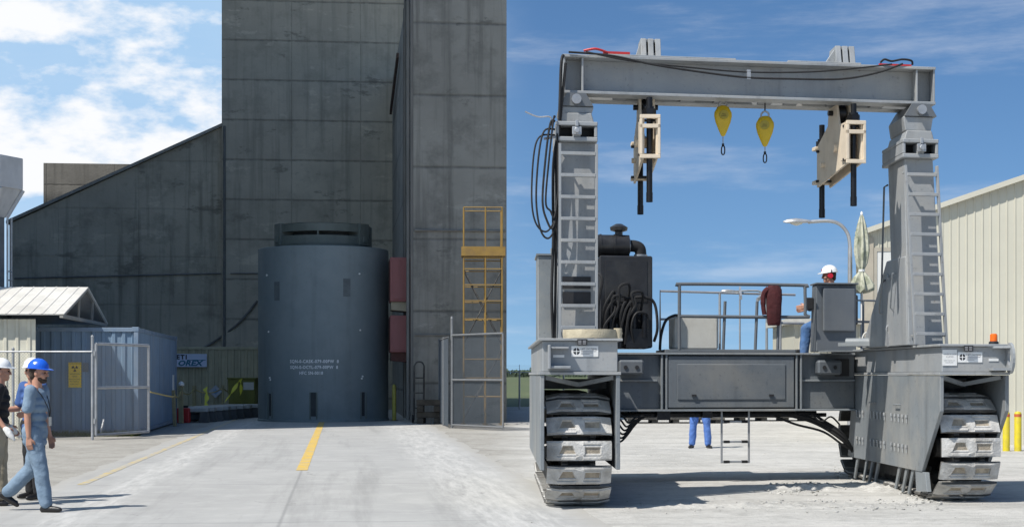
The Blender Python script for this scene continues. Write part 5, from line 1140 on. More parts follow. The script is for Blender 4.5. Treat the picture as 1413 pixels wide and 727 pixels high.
# pipes and hoses below the cross deck
mb = gb(); mb.tube([(1.0, VD + 0.1, 1.02), (4.4, VD + 0.1, 1.02)], 0.035, 8); mb.tube([(1.2, VD + 0.3, 0.99), (4.6, VD + 0.3, 0.99)], 0.03, 8); mb.box(1.9, 2.1, VD, VD + 0.5, 0.93, 1.055); mb.box(2.6, 2.75, VD, VD + 0.5, 0.96, 1.055); gpart(mb, 'hydraulic_pipe', M['blacksteel'], None, True)
for i, (d0, d1, r) in enumerate(((0.0, 0.0, 0.034), (0.06, 0.05, 0.028), (0.12, -0.05, 0.024), (-0.1, 0.12, 0.02))):
    cab([(3.75 + d0, VD + 0.15, 1.02), (4.15 + d0, VD + 0.1, 0.98 - d1), (4.5, VD + 0.05, 0.86 - d1), (4.8, VD, 0.66 - d1), (5.0, VD + 0.2, 0.45), (5.1, VD + 0.6, 0.4)], r, 'track_hose')
for i in range(6):
    z = 0.62 + 0.055 * i; u = 1.30 + 0.03 * i
    cab([(1.02, VD - 0.05, 1.05), (u - 0.12, VD - 0.1, z + 0.12), (u, VD - 0.12, z), (u + 0.12, VD - 0.1, z + 0.08), (u + 0.35, VD, 1.0)], 0.016, 'hose_loop')
cab([(4.3, VD - 0.02, 1.0), (4.45, VD - 0.05, 0.9), (4.6, VD - 0.05, 0.97), (4.75, VD, 0.85)], 0.014, 'hose_loop')
# boarding ladder under the deck
mb = gb()
for u in (2.90, 3.325): mb.bar((u, VD + 0.05, 0.28), (u, VD + 0.05, 1.055), 0.03)
for z in (0.30, 0.60, 0.90): mb.box(2.9151, 3.3099, VD + 0.02, VD + 0.08, z - 0.015, z + 0.015)
gpart(mb, 'boarding_ladder', M['steel'], None, False, 0.003)
mb = gb()
for z in (0.30, 0.60, 0.90):
    for u in (2.93, 3.21): mb = gb(); mb.box(u, u + 0.09, VD + 0.012, VD + 0.088, z - 0.02, z + 0.0195); gpart(mb, 'rung_grip', M['rubber'])

# ------------------------------------------------------------------ hung from the beam
def link(u, lb, rz=0.0):
    o = thing('lifting_link', lb, 'lifting link', P(u, 1.12, 4.3) , math.atan2(GV.y, GV.x) - math.pi / 2 + rz, 'lifting links hung from the beam')
    zt = 0.57; Ln = 1.25
    for s in (-0.10, 0.075):
        mb = MB(); mb.prism([(s, 0.0, 0.03), (s, 0.0, zt), (s, 0.35, zt), (s, 0.45, 0.87), (s, 0.75, 0.87), (s, 0.8, zt + 0.05), (s, Ln, 0.4), (s, Ln, -0.15), (s, Ln - 0.5, -0.08)], (0.03, 0, 0)); mb.build('side_plate', M['cream'], o, bevel=0.006)
    mb = MB()
    for z0, z1 in ((zt - 0.05, zt), (zt - 0.17, zt - 0.12), (0.02, 0.07)): mb.box(-0.13, 0.13, -0.04, 0.0, z0, z1)
    mb.box(-0.13, -0.095, -0.04, 0.2, 0.07, zt - 0.05); mb.box(0.095, 0.13, -0.04, 0.2, 0.07, zt - 0.05)
    mb.build('end_frame', M['cream'], o, bevel=0.005)
    mb = MB(); mb.box(-0.13, 0.13, Ln - 0.02, Ln + 0.12, -0.1, -0.05); mb.build('rear_frame', M['cream'], o, bevel=0.005); mb = MB(); mb.box(-0.13, 0.13, Ln - 0.02, Ln + 0.12, 0.36, 0.41); mb.build('rear_frame', M['cream'], o, bevel=0.005)
    for y, z0, z1 in ((0.07, -0.52, 0.80), (Ln - 0.02 + 0.1, -0.55, 0.72)):
        mb = MB(); mb.cyl((0, y, z0), (0, y, z1), 0.038, n=16); mb.cyl((0, y, z0), (0, y, z0 + 0.12), 0.042, n=16); r_ = mb.build('lifting_rod', M['blacksteel'], o, smooth=True)
        mb = MB(); zz = zt + 0.003 if y < 0.5 else 0.413; mb.cyl((0, y, zz), (0, y, zz + 0.08), 0.085, n=6); mb.cyl((0, y, zz + 0.08), (0, y, zz + 0.11), 0.06, n=12); mb.build('nut', M['blacksteel'], r_)
    mb = MB(); mb.cyl((-0.045, 0.6, 0.76), (0.045, 0.6, 0.76), 0.13, n=24); mb.cyl((-0.16, 0.6, 0.76), (0.16, 0.6, 0.76), 0.035, n=12); mb.build('sheave', M['blacksteel'], o, smooth=True)
    mb = MB(); mb.box(-0.035, 0.035, 0.53, 0.67, 0.72, 1.2); mb.build('hanger', M['blacksteel'], o)
    for y, z in ((0.45, 0.28), (0.95, 0.12)): mb = MB(); mb.cyl((-0.15, y, z), (0.15, y, z), 0.06 if y < 0.6 else 0.035, n=16); mb.build('cross_pin', M['cream'], o, smooth=True)
    mb = MB()
    for y, z in ((0.08, zt - 0.06), (0.08, 0.08), (Ln - 0.1, 0.33), (Ln - 0.08, -0.07)): mb.cyl((-0.14, y, z), (0.14, y, z), 0.018, n=8)
    mb.build('bolt', M['ink'], o)
    return o
link(1.44, 'cream lifting link with two black rods, hung near the left leg of the gantry'); link(4.17, 'cream lifting link with two black rods, hung near the umbrella side of the gantry', R(7))
def arrester(u, v, ztop, drop, lb, rz):
    o = thing('fall_arrester', lb, 'fall arrester', P(u, v, ztop), rz, 'yellow fall arresters hung from the beam')
    mb = MB(); prof = [(0.03, -0.0), (0.075, -0.02), (0.115, -0.09), (0.118, -0.14), (0.10, -0.22), (0.06, -0.32), (0.03, -0.385), (0.018, -0.40)]
    mb.lathe([(r, z) for r, z in prof][::-1], n=20, sy=0.42); mb.build('case', M['yellow'], o, smooth=True)
    mb = MB(); mb.tube(spline([(-0.05, 0, -0.03), (-0.045, 0, 0.03), (0, 0, 0.06), (0.045, 0, 0.03), (0.05, 0, -0.03)], 4), 0.012, 6); mb.build('handle', M['steel'], o, smooth=True)
    mb = MB(); mb.cyl((0, -0.062, -0.125), (0, -0.045, -0.125), 0.06, n=18); mb.build('badge', mat('badge_olive', (0.36, 0.28, 0.03), 0.5), o)
    mb = lettering([('FALL', -0.026, -0.128, 0.026), ('LIMITER', -0.04, -0.15, 0.02)], 1, lambda a, c: (a, -0.064, c)); mb.build('lettering', M['ink'], o, recalc=False)
    mb = MB(); mb.tube([(0, 0, 0.055), (0, 0, 5.14 - ztop + 0.01)], 0.009, 6); mb.build('sling', M['ink'], o)
    mb = MB(); mb.tube([(0, 0, -0.395), (0, 0, -0.395 - drop)], 0.007, 6); mb.build('lifeline', M['steel'], o)
    mb = MB(); zz = -0.395 - drop; mb.tube(spline([(0, 0, zz + 0.01), (0.02, 0, zz - 0.02), (0.02, 0, zz - 0.09), (0, 0, zz - 0.115), (-0.02, 0, zz - 0.09), (-0.018, 0, zz - 0.02), (0, 0, zz)], 3), 0.009, 6); mb.cyl((0, 0, zz + 0.03), (0, 0, zz), 0.016); mb.build('snap_hook', M['blacksteel'], o, smooth=True)
arrester(2.47, 1.62, 5.10, 0.13, 'yellow teardrop fall arrester nearest the middle of the lifting beam', R(6))
arrester(3.04, 1.62, 4.98, 0.10, 'yellow teardrop fall arrester on a longer sling, lower than its twin', R(-12))

# ------------------------------------------------------------------ things on the decks
o = thing('hose_coil', 'flat tan coil of canvas hose lying on the gantry deck before the ladder', 'hose', P(0.63, 0.5, 2.031))
mb = MB()
pts = []
for i in range(9 * 24 + 1):
    a = i * 2 * math.pi / 24; r = 0.10 + 0.026 * a / (2 * math.pi); pts.append((r * math.cos(a), r * math.sin(a), 0.062 + 0.006 * noise.noise((math.cos(a) * 2, math.sin(a) * 2, i * 0.02))))
n_ = len(pts); vs = []
for p in pts:
    d = Vector((p[0], p[1], 0)).normalized()
    for k in range(6):
        a = k * math.pi / 3; vs.append(Vector(p) + d * 0.0125 * math.cos(a) + Vector((0, 0, 0.06 * math.sin(a))))
mb.add(vs, [(i * 6 + k, i * 6 + (k + 1) % 6, i * 6 + 6 + (k + 1) % 6, i * 6 + 6 + k) for i in range(n_ - 1) for k in range(6)]); mb.build('coil', M['hose'], o, smooth=True)
mb = MB(); mb.tube(spline([(0.32, 0.05, 0.06), (0.36, -0.05, 0.07), (0.34, -0.12, 0.07)]), 0.03, 8); mb.cyl((0.33, -0.1, 0.0), (0.33, -0.1, 0.13), 0.05); mb.build('coupling', M['hose'], o, smooth=True)
# umbrella
o = thing('umbrella', 'closed pale green patterned umbrella tied round its pole beside the console', 'umbrella', P(5.28, 5.35, 1.985))
um = mat('pale_leaf_print_cloth', (0.50, 0.50, 0.40), 0.9, 0, 0.12, 3, (0.14, 0.17, 0.10), 0.85, 9, 0, 0.3)
mb = MB(); nf = 16; rings = []
for z, r in ((0.93, 0.16), (0.98, 0.165), (1.15, 0.10), (1.22, 0.045), (1.27, 0.04), (1.36, 0.075), (1.55, 0.10), (1.75, 0.092), (1.95, 0.06), (2.08, 0.032), (2.13, 0.012)):
    rings.append([(r * (1 + 0.25 * (-1) ** k * min(1, r / 0.06)) * math.cos(2 * math.pi * k / nf), r * (1 + 0.25 * (-1) ** k) * math.sin(2 * math.pi * k / nf), z + (0.05 * (-1) ** k * random.random() if z < 1.0 else 0)) for k in range(nf)])
loft(mb, rings); mb.build('canopy', um, o, smooth=True)
mb = MB(); mb.lathe([(0.05, 1.225), (0.052, 1.265)], n=12); mb.build('tie', M['white'], o)
mb = MB(); mb.tube([(0, 0, 0), (0, 0, 2.12)], 0.02, 8); mb.lathe([(0.02, 2.1), (0.02, 2.15), (0.008, 2.17)], n=8); mb.build('pole', M['white'], o, smooth=True)
# jacket on the railing
o = thing('jacket', 'dark maroon jacket hung over the front railing of the gantry deck', 'jacket', P(3.70, VD - 0.045, 2.86))
mb = MB(); rings = []
for z, w_, d_ in ((0.08, 0.07, 0.04), (0.02, 0.12, 0.06), (-0.12, 0.125, 0.06), (-0.3, 0.11, 0.055), (-0.48, 0.10, 0.05), (-0.52, 0.09, 0.03)):
    rings.append([(w_ * math.cos(a) * (1 + 0.15 * noise.noise((math.cos(a) * 2, z * 6, 1))), d_ * math.sin(a) + 0.02 * noise.noise((math.cos(a) * 5, z * 4, 3)), z) for a in [2 * math.pi * k / 20 for k in range(20)]])
loft(mb, rings); mb.build('body', M['maroon'], o, smooth=True)
mb = MB(); mb.tube(spline([(-0.08, 0, 0.03), (-0.15, -0.01, -0.05), (-0.16, 0, -0.22), (-0.14, 0, -0.36)]), [0.045] * 6 + [0.042] * 6 + [0.035] * 7, 8); mb.build('sleeve', M['maroon'], o, smooth=True)
o = thing('bag', 'dark blue cloth bag lying on the deck beside the console', 'bag', P(5.03, 3.9, 1.99))
mb = MB(); mb.lathe([(0.05, -0.0), (0.16, 0.02), (0.17, 0.08), (0.08, 0.15), (0.02, 0.16)], n=14, sy=0.7); mb.build('body', mat('navy_cloth', (0.02, 0.025, 0.06), 0.9, 0, 0.2, 5), o, smooth=True)
mb = MB(); mb.tube(spline([(-0.1, 0, 0.1), (-0.05, 0, 0.22), (0.05, 0, 0.22), (0.1, 0, 0.1)]), 0.014, 6); mb.build('handle', M['tank'], o, smooth=True)

# ------------------------------------------------------------------ warehouse and yard
ws = mat('cream_ribbed_siding', (0.52, 0.50, 0.41), 0.55, 0, 0.04, 0.6, (0.42, 0.40, 0.33), 0.3, 0.5, 0.15, 0.03)
D = 37.0; wl_ = at(1192, HY, D); WA = R(-12.3)
wh = thing('warehouse', 'cream metal warehouse with ribbed siding and a low pitched gable', 'warehouse', (wl_.x, D, 0), WA)
k_ = (1413 - CX) / F; uu_ = (k_ * D - wl_.x) / (math.cos(WA) - k_ * math.sin(WA)); dd_ = D + uu_ * math.sin(WA)
ze = CH + (HY - 318) * D / F - 0.1
sl_ = (CH + (HY - 243) * dd_ / F - 0.1 - ze) / uu_
top = lambda u: ze + min(u, 2 * 9.0 - u) * sl_
mb = MB(); mb.ribs((0, 0, 0), (1, 0, 0), (0, -1, 0), 18.0, 5, 0.178, 0.016, 0.22, 0, top); mb.build('front_wall', ws, wh)
mb = MB(); mb.ribs((-0.01, 24, 0), (0, -1, 0), (-1, 0, 0), 23.96, ze - 0.02, 0.178, 0.016, 0.22); mb.box(17.97, 18.0, 0.03, 24, 0, ze - 0.05); mb.build('side_wall', ws, wh)
mb = MB()
for s in (0, 1):
    q = [(-0.2, -0.18, ze - 0.065), (9.0, -0.18, ze + 9 * sl_), (9.0, -0.18, ze + 9 * sl_ + 0.12), (-0.2, -0.18, ze + 0.055)]
    if s: q = [(18 - x, y, z) for x, y, z in q]
    mb.prism(q, (0, 24.3, 0))
mb.build('roof', mat('cream_roof_trim', (0.5, 0.48, 0.40), 0.5, 0, 0.05, 1), wh)
mb = MB(); mb.box(-0.05, 0.22, -0.045, -0.018, 0, ze - 0.06); mb.build('corner_trim', mat('tan_trim', (0.38, 0.34, 0.27), 0.6), wh)
mb = MB(); mb.box(0.30, 0.98, -0.035, -0.018, 0, 4.45); mb.build('roller_door', mat('white_roller_door', (0.6, 0.6, 0.57), 0.5, 0, 0.04, 1), wh)
mb = MB(); mb.box(0.23, 0.299, -0.05, -0.018, 0, 4.45); mb.box(0.981, 1.05, -0.05, -0.018, 0, 4.45); mb.box(0.23, 1.05, -0.05, -0.018, 4.451, 4.54); mb.build('door_frame', mat('tan_frame', (0.36, 0.33, 0.27), 0.6), wh)
for x, lb in ((1388.5, 'yellow bollard on the gravel by the warehouse, seen just clear of the track'), (1404.5, 'yellow bollard on the gravel by the warehouse, nearest the edge')):
    g = gd(x, 622); o = thing('bollard', lb, 'bollard', g, 0, 'yellow bollards by the warehouse')
    mb = MB(); mb.lathe([(0.075, 0), (0.075, 0.79), (0.06, 0.82), (0.02, 0.835)], n=14); mb.build('post', mat('bollard_yellow', (0.62, 0.50, 0.02), 0.5, 0, 0.08, 4, (0.3, 0.26, 0.1), 0.3, 5), o, smooth=True)
    mb = MB(); mb.lathe([(0.0765, 0.72), (0.0765, 0.78)], n=14); mb.build('band', mat('red_band', (0.5, 0.12, 0.04), 0.5), o, smooth=True)
def lamp(x, ytop, xh, D, lb):
    p = at(x, HY, D); zt = CH + (HY - ytop) * D / F; L_ = (x - xh) * D / F
    o = thing('street_lamp', lb, 'street lamp', (p.x, D, 0), 0, 'street lamps beyond the gantry')
    mb = MB(); mb.tube([(0, 0, 0.12), (0, 0, zt * 0.5), (0, 0, zt - 0.75)] + spline([(0, 0, zt - 0.75), (-0.06, 0, zt - 0.38), (-0.28, 0, zt - 0.1), (-0.62, 0, zt), (-L_ + 0.45, 0, zt - 0.03)], 5), [0.085, 0.075, 0.06] + [0.05] * 21, 10); mb.build('pole', M['steel'], o, smooth=True)
    mb = MB(); mb.lathe([(0.22, 0), (0.22, 0.1), (0.1, 0.13)], n=14); mb.build('base', M['steel'], o)
    mb = MB(); rings = []
    for t, w_, h_ in ((0, 0.05, 0.05), (0.15, 0.09, 0.075), (0.45, 0.15, 0.11), (0.7, 0.12, 0.08), (0.8, 0.03, 0.03)):
        xx = -L_ + 0.55 - t; rings.append([(xx, w_ * math.cos(2 * math.pi * k / 14), zt - 0.03 + h_ * math.sin(2 * math.pi * k / 14) * (1 if k < 7 else 0.35)) for k in range(14)])
    loft(mb, rings); mb.build('head', M['steel'], o, smooth=True)
    mb = MB(); mb.lathe([(0.02, zt - 0.13), (0.10, zt - 0.085), (0.115, zt - 0.05)], (-L_ + 0.12, 0, 0), 14, sx=1.6); mb.build('lens', mat('lamp_lens', (0.55, 0.55, 0.5), 0.2), o, smooth=True)
lamp(1173, 305, 1093, 45, 'tall curved street lamp rising behind the operator'); lamp(1058, 401, 1001, 86, 'distant curved street lamp seen through the deck railing')
D = 72; a, c_ = at(1096, HY, D), at(1190, HY, D); zt = CH + (HY - 447) * D / F
o = thing('storage_building', 'far small cream flat roofed building seen beneath the operator', 'building', (a.x, D, 0))
mb = MB(); mb.ribs((0, 0, 0), (1, 0, 0), (0, -1, 0), c_.x - a.x, zt, 0.3, 0.03, 0.3); mb.box(0.01, c_.x - a.x, 0.021, 6, 0, zt - 0.01); mb.build('wall', ws, o)
mb = MB(); mb.box(-0.3, c_.x - a.x + 0.2, -0.3, 6.2, zt, zt + 0.25); mb.build('roof', M['tank'], o)
# dark steel mats lying far behind
for i, (x, y, w_, lb) in enumerate(((930, 583, 1.6, 'dark steel mat on the yard behind the standing worker'), (1050, 580, 1.7, 'dark steel mat on the yard behind the boarding ladder'))):
    g = gd(x, y); o = thing('steel_mat', lb, 'mat', g, 0, 'dark steel mats on the yard')
    mb = MB(); mb.box(-w_, w_, -0.8, 0.8, 0.12, 0.2); mb.build('plate', M['trackdark'], o, bevel=0.01)
    mb = MB()
    for k in range(5): mb.box(-w_ + 0.1 + k * (2 * w_ - 0.4) / 4, -w_ + 0.3 + k * (2 * w_ - 0.4) / 4, -0.75, 0.75, 0, 0.119)
    mb.build('bearer', M['trackdark'], o)
# far fence along the grass
p0 = at(690, HY, 74); o = thing('boundary_fence', 'long galvanised chain link fence along the grass beyond the yard', 'fence', (p0.x, 74, 0))
zt = 1.72; Lf = 34
mb = MB(); chainlink(mb, (0, 0, 0.03), (1, 0, 0), Lf, zt - 0.05, 0.12, 0.0025); mb.build('mesh', M['galv'], o, recalc=False)
mb = MB(); mb.tube([(0, 0, zt), (Lf, 0, zt)], 0.022, 6)
for k in range(3): mb.tube([(0, 0.05, zt + 0.1 + 0.1 * k), (Lf, 0.05, zt + 0.1 + 0.1 * k)], 0.004, 4)
mb.build('rail', M['steel'], o)
for k in range(14):
    mb = MB(); x = 0.9 + 2.6 * k - (0.55 if k == 1 else 0); 
    if x > Lf: break
    mb.tube([(x, 0, 0), (x, 0, zt + 0.08)], 0.04 if k < 3 else 0.032, 8); mb.bar((x, 0, zt + 0.05), (x, 0.12, zt + 0.35), 0.025); mb.build('post', M['steel'], o)
# loose clods and stones on the yard
mb = MB(); rng = random.Random(21)
def clod(c, r):
    a = [Vector((rng.gauss(0, 1), rng.gauss(0, 1), rng.gauss(0, 1))).normalized() for _ in range(7)]
    bm = bmesh.new(); [bm.verts.new(q * r * rng.uniform(0.7, 1.1)) for q in a]; bmesh.ops.convex_hull(bm, input=bm.verts); bm.verts.index_update()
    vs = [Vector(c) + Vector((v.co.x * 1.2, v.co.y, v.co.z * 0.75)) for v in bm.verts]; fs = [tuple(v.index for v in f.verts) for f in bm.faces]; bm.free(); mb.add(vs, fs)
for i in range(420): 
    x = rng.uniform(860, 1300); y = 697 + rng.gauss(0, 4) - (x - 860) * 0.004; g = gd(x, y); r = rng.uniform(0.005, 0.02) * (1.4 if x > 1050 else 0.9); clod((g.x, g.y, r * 0.3), r)
for i in range(260):
    x = rng.gauss(1105, 28); y = 673 + rng.gauss(0, 4); g = gd(x, y); r = rng.uniform(0.008, 0.034); clod((g.x, g.y, r * 0.3), r)
for i in range(260):
    x = rng.uniform(1150, 1300); y = 650 + (x - 1150) * 0.30 + rng.gauss(0, 4) ; g = gd(x, y); r = rng.uniform(0.006, 0.028); clod((g.x, g.y, r * 0.3), r)
for i in range(500):
    g = Vector((rng.uniform(-11, 9), rng.uniform(16.5, 40), 0)); 
    if -8.2 < g.x + (g.y - 26.5) * 0.107 + 0 < -0.1 and rng.random() < 0.85: continue
    r = rng.uniform(0.004, 0.016); clod((g.x, g.y, r * 0.3), r)
gr = mb
def ridge(cx, cy, w, h, hz, seed):
    mb = MB(); n, m_ = int(w / 0.03), int(h / 0.03); vs = []
    for j in range(m_ + 1):
        for i in range(n + 1):
            a, c_ = i / n * 2 - 1, j / m_ * 2 - 1; f = max(0, 1 - a * a) ** 0.6 * max(0, 1 - c_ * c_)
            x, y = cx + a * w / 2, cy + c_ * h / 2
            q = noise.fractal((x * 3, y * 3, seed), 0.7, 2.2, 5) 
            q2 = max(0, noise.noise((x * 9, y * 9, seed + 4)))
            vs.append((x, y, -0.012 + f * (hz * (0.55 + 0.55 * q) + 0.05 * q2 * (hz / 0.06))))
    mb.add(vs, [(j * (n + 1) + i, j * (n + 1) + i + 1, (j + 1) * (n + 1) + i + 1, (j + 1) * (n + 1) + i) for j in range(m_) for i in range(n)])
    return mb
dm = bpy.data.materials['crushed_stone_ground']
for k, (px, py, w, h, hz) in enumerate(((1080, 698, 4.6, 0.9, 0.05), (1110, 674, 1.2, 1.0, 0.09), (1225, 672, 1.0, 3.0, 0.07))):
    g = gd(px, py); o = ridge(g.x, g.y, w, h, hz, k * 7.3).build('dirt', dm, recalc=False, smooth=True); o['kind'] = 'stuff'; o['label'] = 'low ridge of churned pale dirt on the yard'; o['category'] = 'dirt'
mb = gr
o = mb.build('gravel', mat('loose_stone', (0.42, 0.41, 0.38), 0.95, 0, 0.2, 8), recalc=False); o['kind'] = 'stuff'; o['label'] = 'loose clods and stones scattered over the yard'; o['category'] = 'gravel'

# ------------------------------------------------------------------ people
ICO = {}
for k_ in (2, 3):
    bm = bmesh.new(); bmesh.ops.create_icosphere(bm, subdivisions=k_, radius=1); bm.verts.index_update()
    ICO[k_] = ([tuple(v.co) for v in bm.verts], [[v.index for v in f.verts] for f in bm.faces]); bm.free()
def blob(name, chains, ells, m, parent, voxel=0.01, smooth=3, wrinkle=0.0, wscale=9.0, cut=None):
    """one continuous skin over tapered limbs (chains of point, radius) and ellipsoids"""
    V, Fc = [], []
    def ball(c, r, rot=None):
        r = (r, r, r) if isinstance(r, float) else r
        tv, tf = ICO[3 if max(r) > 0.03 else 2]; n = len(V)
        for p in tv:
            q = Vector((p[0] * r[0], p[1] * r[1], p[2] * r[2])); V.append(c + (rot @ q if rot else q))
        Fc.extend([[k + n for k in f] for f in tf])
    for ch in chains:
        for i, (p, r) in enumerate(ch):
            ball(Vector(p), float(r))
            if i + 1 < len(ch):
                p2, r2 = ch[i + 1]
                if (Vector(p2) - Vector(p)).length < 1e-4: continue
                t = MB(); t.tube([p, p2], [r, r2], 20); n = len(V); V.extend(t.v); Fc.extend([[k + n for k in f] for f in t.f])
    for e in ells: ball(Vector(e[0]), e[1], e[2] if len(e) > 2 else None)
    me = bpy.data.meshes.new(name); me.from_pydata([tuple(p) for p in V], [], Fc)
    bm = bmesh.new(); bm.from_mesh(me); bmesh.ops.recalc_face_normals(bm, faces=bm.faces); bm.to_mesh(me); bm.free()
    o = bpy.data.objects.new(name, me); TCOL.objects.link(o)
    rm = o.modifiers.new('r', 'REMESH'); rm.mode = 'VOXEL'; rm.voxel_size = voxel
    if smooth: sm = o.modifiers.new('s', 'SMOOTH'); sm.factor = 0.5; sm.iterations = smooth
    me2 = evaluated(o); bpy.data.objects.remove(o); bpy.data.meshes.remove(me); me2.name = name
    o = bpy.data.objects.new(name, me2); COL.objects.link(o)
    if wrinkle:
        nr = [v.normal.copy() for v in me2.vertices]
        for v in me2.vertices:
            n = noise.noise(Vector((v.co.x * wscale, v.co.y * wscale, v.co.z * wscale * 0.6 + 5))) + 0.5 * noise.noise(Vector((v.co.x * wscale * 1.5 + v.co.z * wscale, v.co.y * wscale * 1.5 - v.co.z * wscale * 0.6, v.co.z * wscale * 1.2)))
            v.co += nr[v.index] * wrinkle * n
    me2.polygons.foreach_set('use_smooth', [True] * len(me2.polygons)); me2.materials.clear(); me2.materials.append(m)
    o.parent = parent
    return o
def rotv(v, axis, a): return Matrix.Rotation(a, 3, axis) @ v
def person(label, loc, rz, pose, wear, hat, extras=None):
    """local frame: faces +x, left is +y"""
    o = thing('person', label, 'person', loc, rz)
    hz = pose.get('hip', 0.93); lean = pose.get('lean', 0.03); X, Y, Z = Vector((1, 0, 0)), Vector((0, 1, 0)), Vector((0, 0, 1))
    hip = Vector((0, 0, hz)); up = Vector((math.sin(lean), 0, math.cos(lean)))
    J = {}
    def d_(a, out=0.0): return Vector((math.sin(a) * math.cos(out), math.sin(out), -math.cos(a) * math.cos(out)))
    for s, nm in ((1, 'l'), (-1, 'r')):
        h = hip + Y * s * 0.095; a, k, f = pose.get('leg_' + nm, (0, 0, 0)); out = s * pose.get('spread', 0.04)
        kn = h + d_(a, out) * 0.43; an = kn + d_(a - k, out * 0.6) * 0.42
        toe = Vector((math.cos(f), 0, math.sin(f))); toe = rotv(toe, 'Z', s * pose.get('splay', 0.12)); dn = Vector((math.sin(f), 0, -math.cos(f)))
        J['hip' + nm], J['kn' + nm], J['an' + nm], J['toe' + nm], J['dn' + nm] = h, kn, an, toe, dn
        sh = hip + up * 0.50 + Y * s * 0.185 + X * pose.get('tw', 0) * -s
        a, el, out2, yaw = pose.get('arm_' + nm, (0, 0.2, 0.12, 0))
        u = d_(a, s * out2); ef = rotv(d_(a + el, s * out2 * 0.4), 'Z', s * yaw)
        J['sh' + nm], J['el' + nm] = sh, sh + u * 0.29; J['wr' + nm] = J['el' + nm] + ef * 0.25; J['fa' + nm] = ef
    neck = hip + up * 0.565; hy, ht = pose.get('head_yaw', 0), pose.get('head_tilt', 0)
    HR = Matrix.Rotation(hy, 3, 'Z') @ Matrix.Rotation(ht, 3, 'Y'); hc = neck + up * 0.07 + HR @ Vector((0.02, 0, 0.075))
    H = lambda x, y, z: hc + HR @ Vector((x, y, z))
    ells = [(H(-0.012, 0, 0.03), (0.098, 0.078, 0.092), HR), (H(0.022, 0, -0.045), (0.068, 0.06, 0.075), HR), (H(0.055, 0, -0.085), (0.035, 0.035, 0.03), HR),
            (H(0.082, 0, 0.022), (0.02, 0.052, 0.016), HR), (H(0.101, 0, -0.016), (0.014, 0.012, 0.026), HR), (H(0.108, 0, -0.03), (0.014, 0.016, 0.012), HR),
            (H(0.083, 0, -0.062), (0.012, 0.026, 0.008), HR), (H(0.08, 0, -0.074), (0.012, 0.024, 0.008), HR)]
    for s in (-1, 1): ells += [(H(-0.005, s * 0.08, -0.01), (0.022, 0.012, 0.034), HR), (H(0.06, s * 0.045, -0.025), (0.03, 0.025, 0.03), HR)]
    ch = [[(neck - up * 0.06, 0.062), (hc + HR @ Vector((-0.02, 0, -0.05)), 0.056)], [(hip, 0.10), (hip + up * 0.28, 0.10), (hip + up * 0.46, 0.09)], [(J['shl'], 0.05), (J['shr'], 0.05)]]
    for nm, s in (('l', 1), ('r', -1)):
        ch.append([(J['sh' + nm], 0.052), (J['sh' + nm].lerp(J['el' + nm], 0.45), 0.047), (J['el' + nm], 0.038), (J['el' + nm].lerp(J['wr' + nm], 0.3), 0.039), (J['wr' + nm], 0.026)])
        ch.append([(J['hip' + nm], 0.08), (J['kn' + nm], 0.052), (J['kn' + nm].lerp(J['an' + nm], 0.3), 0.052), (J['an' + nm], 0.036)])
        # hand: palm, four fingers, thumb
        f = J['fa' + nm].normalized(); pn = Vector((0, -s, 0)) if abs(f.y) < 0.8 else Vector((0, 0, -1)); pn = (pn - f * pn.dot(f)).normalized(); w = f.cross(pn).normalized()
        if w.dot(X) < 0 and abs(f.x) < 0.8 or abs(f.x) >= 0.8 and w.z < 0: w = -w          # the thumb side: forwards, or up for a raised forearm
        wr = J['wr' + nm]; 
        for q in (-0.027, -0.009, 0.009, 0.027): ch.append([(wr + f * 0.01 + w * q * 0.6, 0.016), (wr + f * 0.088 + w * q, 0.0125)])
        curl = pose.get('curl', 0.35)
        for q, ln in ((-0.03, 0.062), (-0.01, 0.078), (0.01, 0.084), (0.03, 0.076)):
            p = wr + f * 0.09 + w * q; dd = f; pts = [(p, 0.0098)]
            for sgm, fr in enumerate((0.45, 0.3, 0.25)):
                dd = (dd * math.cos(curl) + pn * math.sin(curl)).normalized(); pn2 = pn; p = p + dd * ln * fr; pts.append((p, 0.0095 - 0.001 * sgm))
            ch.append(pts)
        tb = wr + f * 0.03 + w * 0.024; ch.append([(tb, 0.015), (tb + (f * 0.6 + w * 0.7 + pn * 0.3).normalized() * 0.04, 0.0125), (tb + (f * 0.6 + w * 0.7 + pn * 0.3).normalized() * 0.045 + (f * 0.9 + pn * 0.4).normalized() * 0.03, 0.0095)])
    blob('body', ch, ells, M['skin'], o, 0.0065, 2)
    for s in (-1, 1):
        mb = MB(); mb.lathe([(0.001, -0.011), (0.008, -0.008), (0.011, 0), (0.008, 0.008), (0.001, 0.011)], H(0.087, s * 0.033, 0.004), 10); mb.build('eye', M['eye'], o, smooth=True)
    # hair and beard
    blob('hair', [], [(H(-0.028, 0, 0.025), (0.092, 0.083, 0.088), HR), (H(-0.06, 0, -0.04), (0.05, 0.066, 0.05), HR)], M[wear.get('hair', 'hair')], o, 0.01, 2, 0.004, 40)
    if wear.get('beard'): blob('beard', [], [(H(0.052, 0, -0.088), (0.047, 0.05, 0.036), HR), (H(0.03, 0, -0.07), (0.045, 0.066, 0.04), HR), (H(0.092, 0, -0.052), (0.016, 0.03, 0.008), HR)], M['hair'], o, 0.008, 2, 0.003, 50)
    # shirt
    ex = wear.get('shirt_low', -0.06); ee = []
    for t, rx, ry in ((ex, 0.135, 0.185), (0.0, 0.13, 0.18), (0.1, 0.125, 0.17), (0.2, 0.125, 0.17), (0.3, 0.13, 0.178), (0.38, 0.128, 0.178), (0.45, 0.105, 0.165)): ee.append((hip + up * t, (rx, ry, 0.08), Matrix.Rotation(lean, 3, 'Y')))
    ee.append((hip + up * 0.49, (0.075, 0.13, 0.055), Matrix.Rotation(lean, 3, 'Y')))
    ch = []
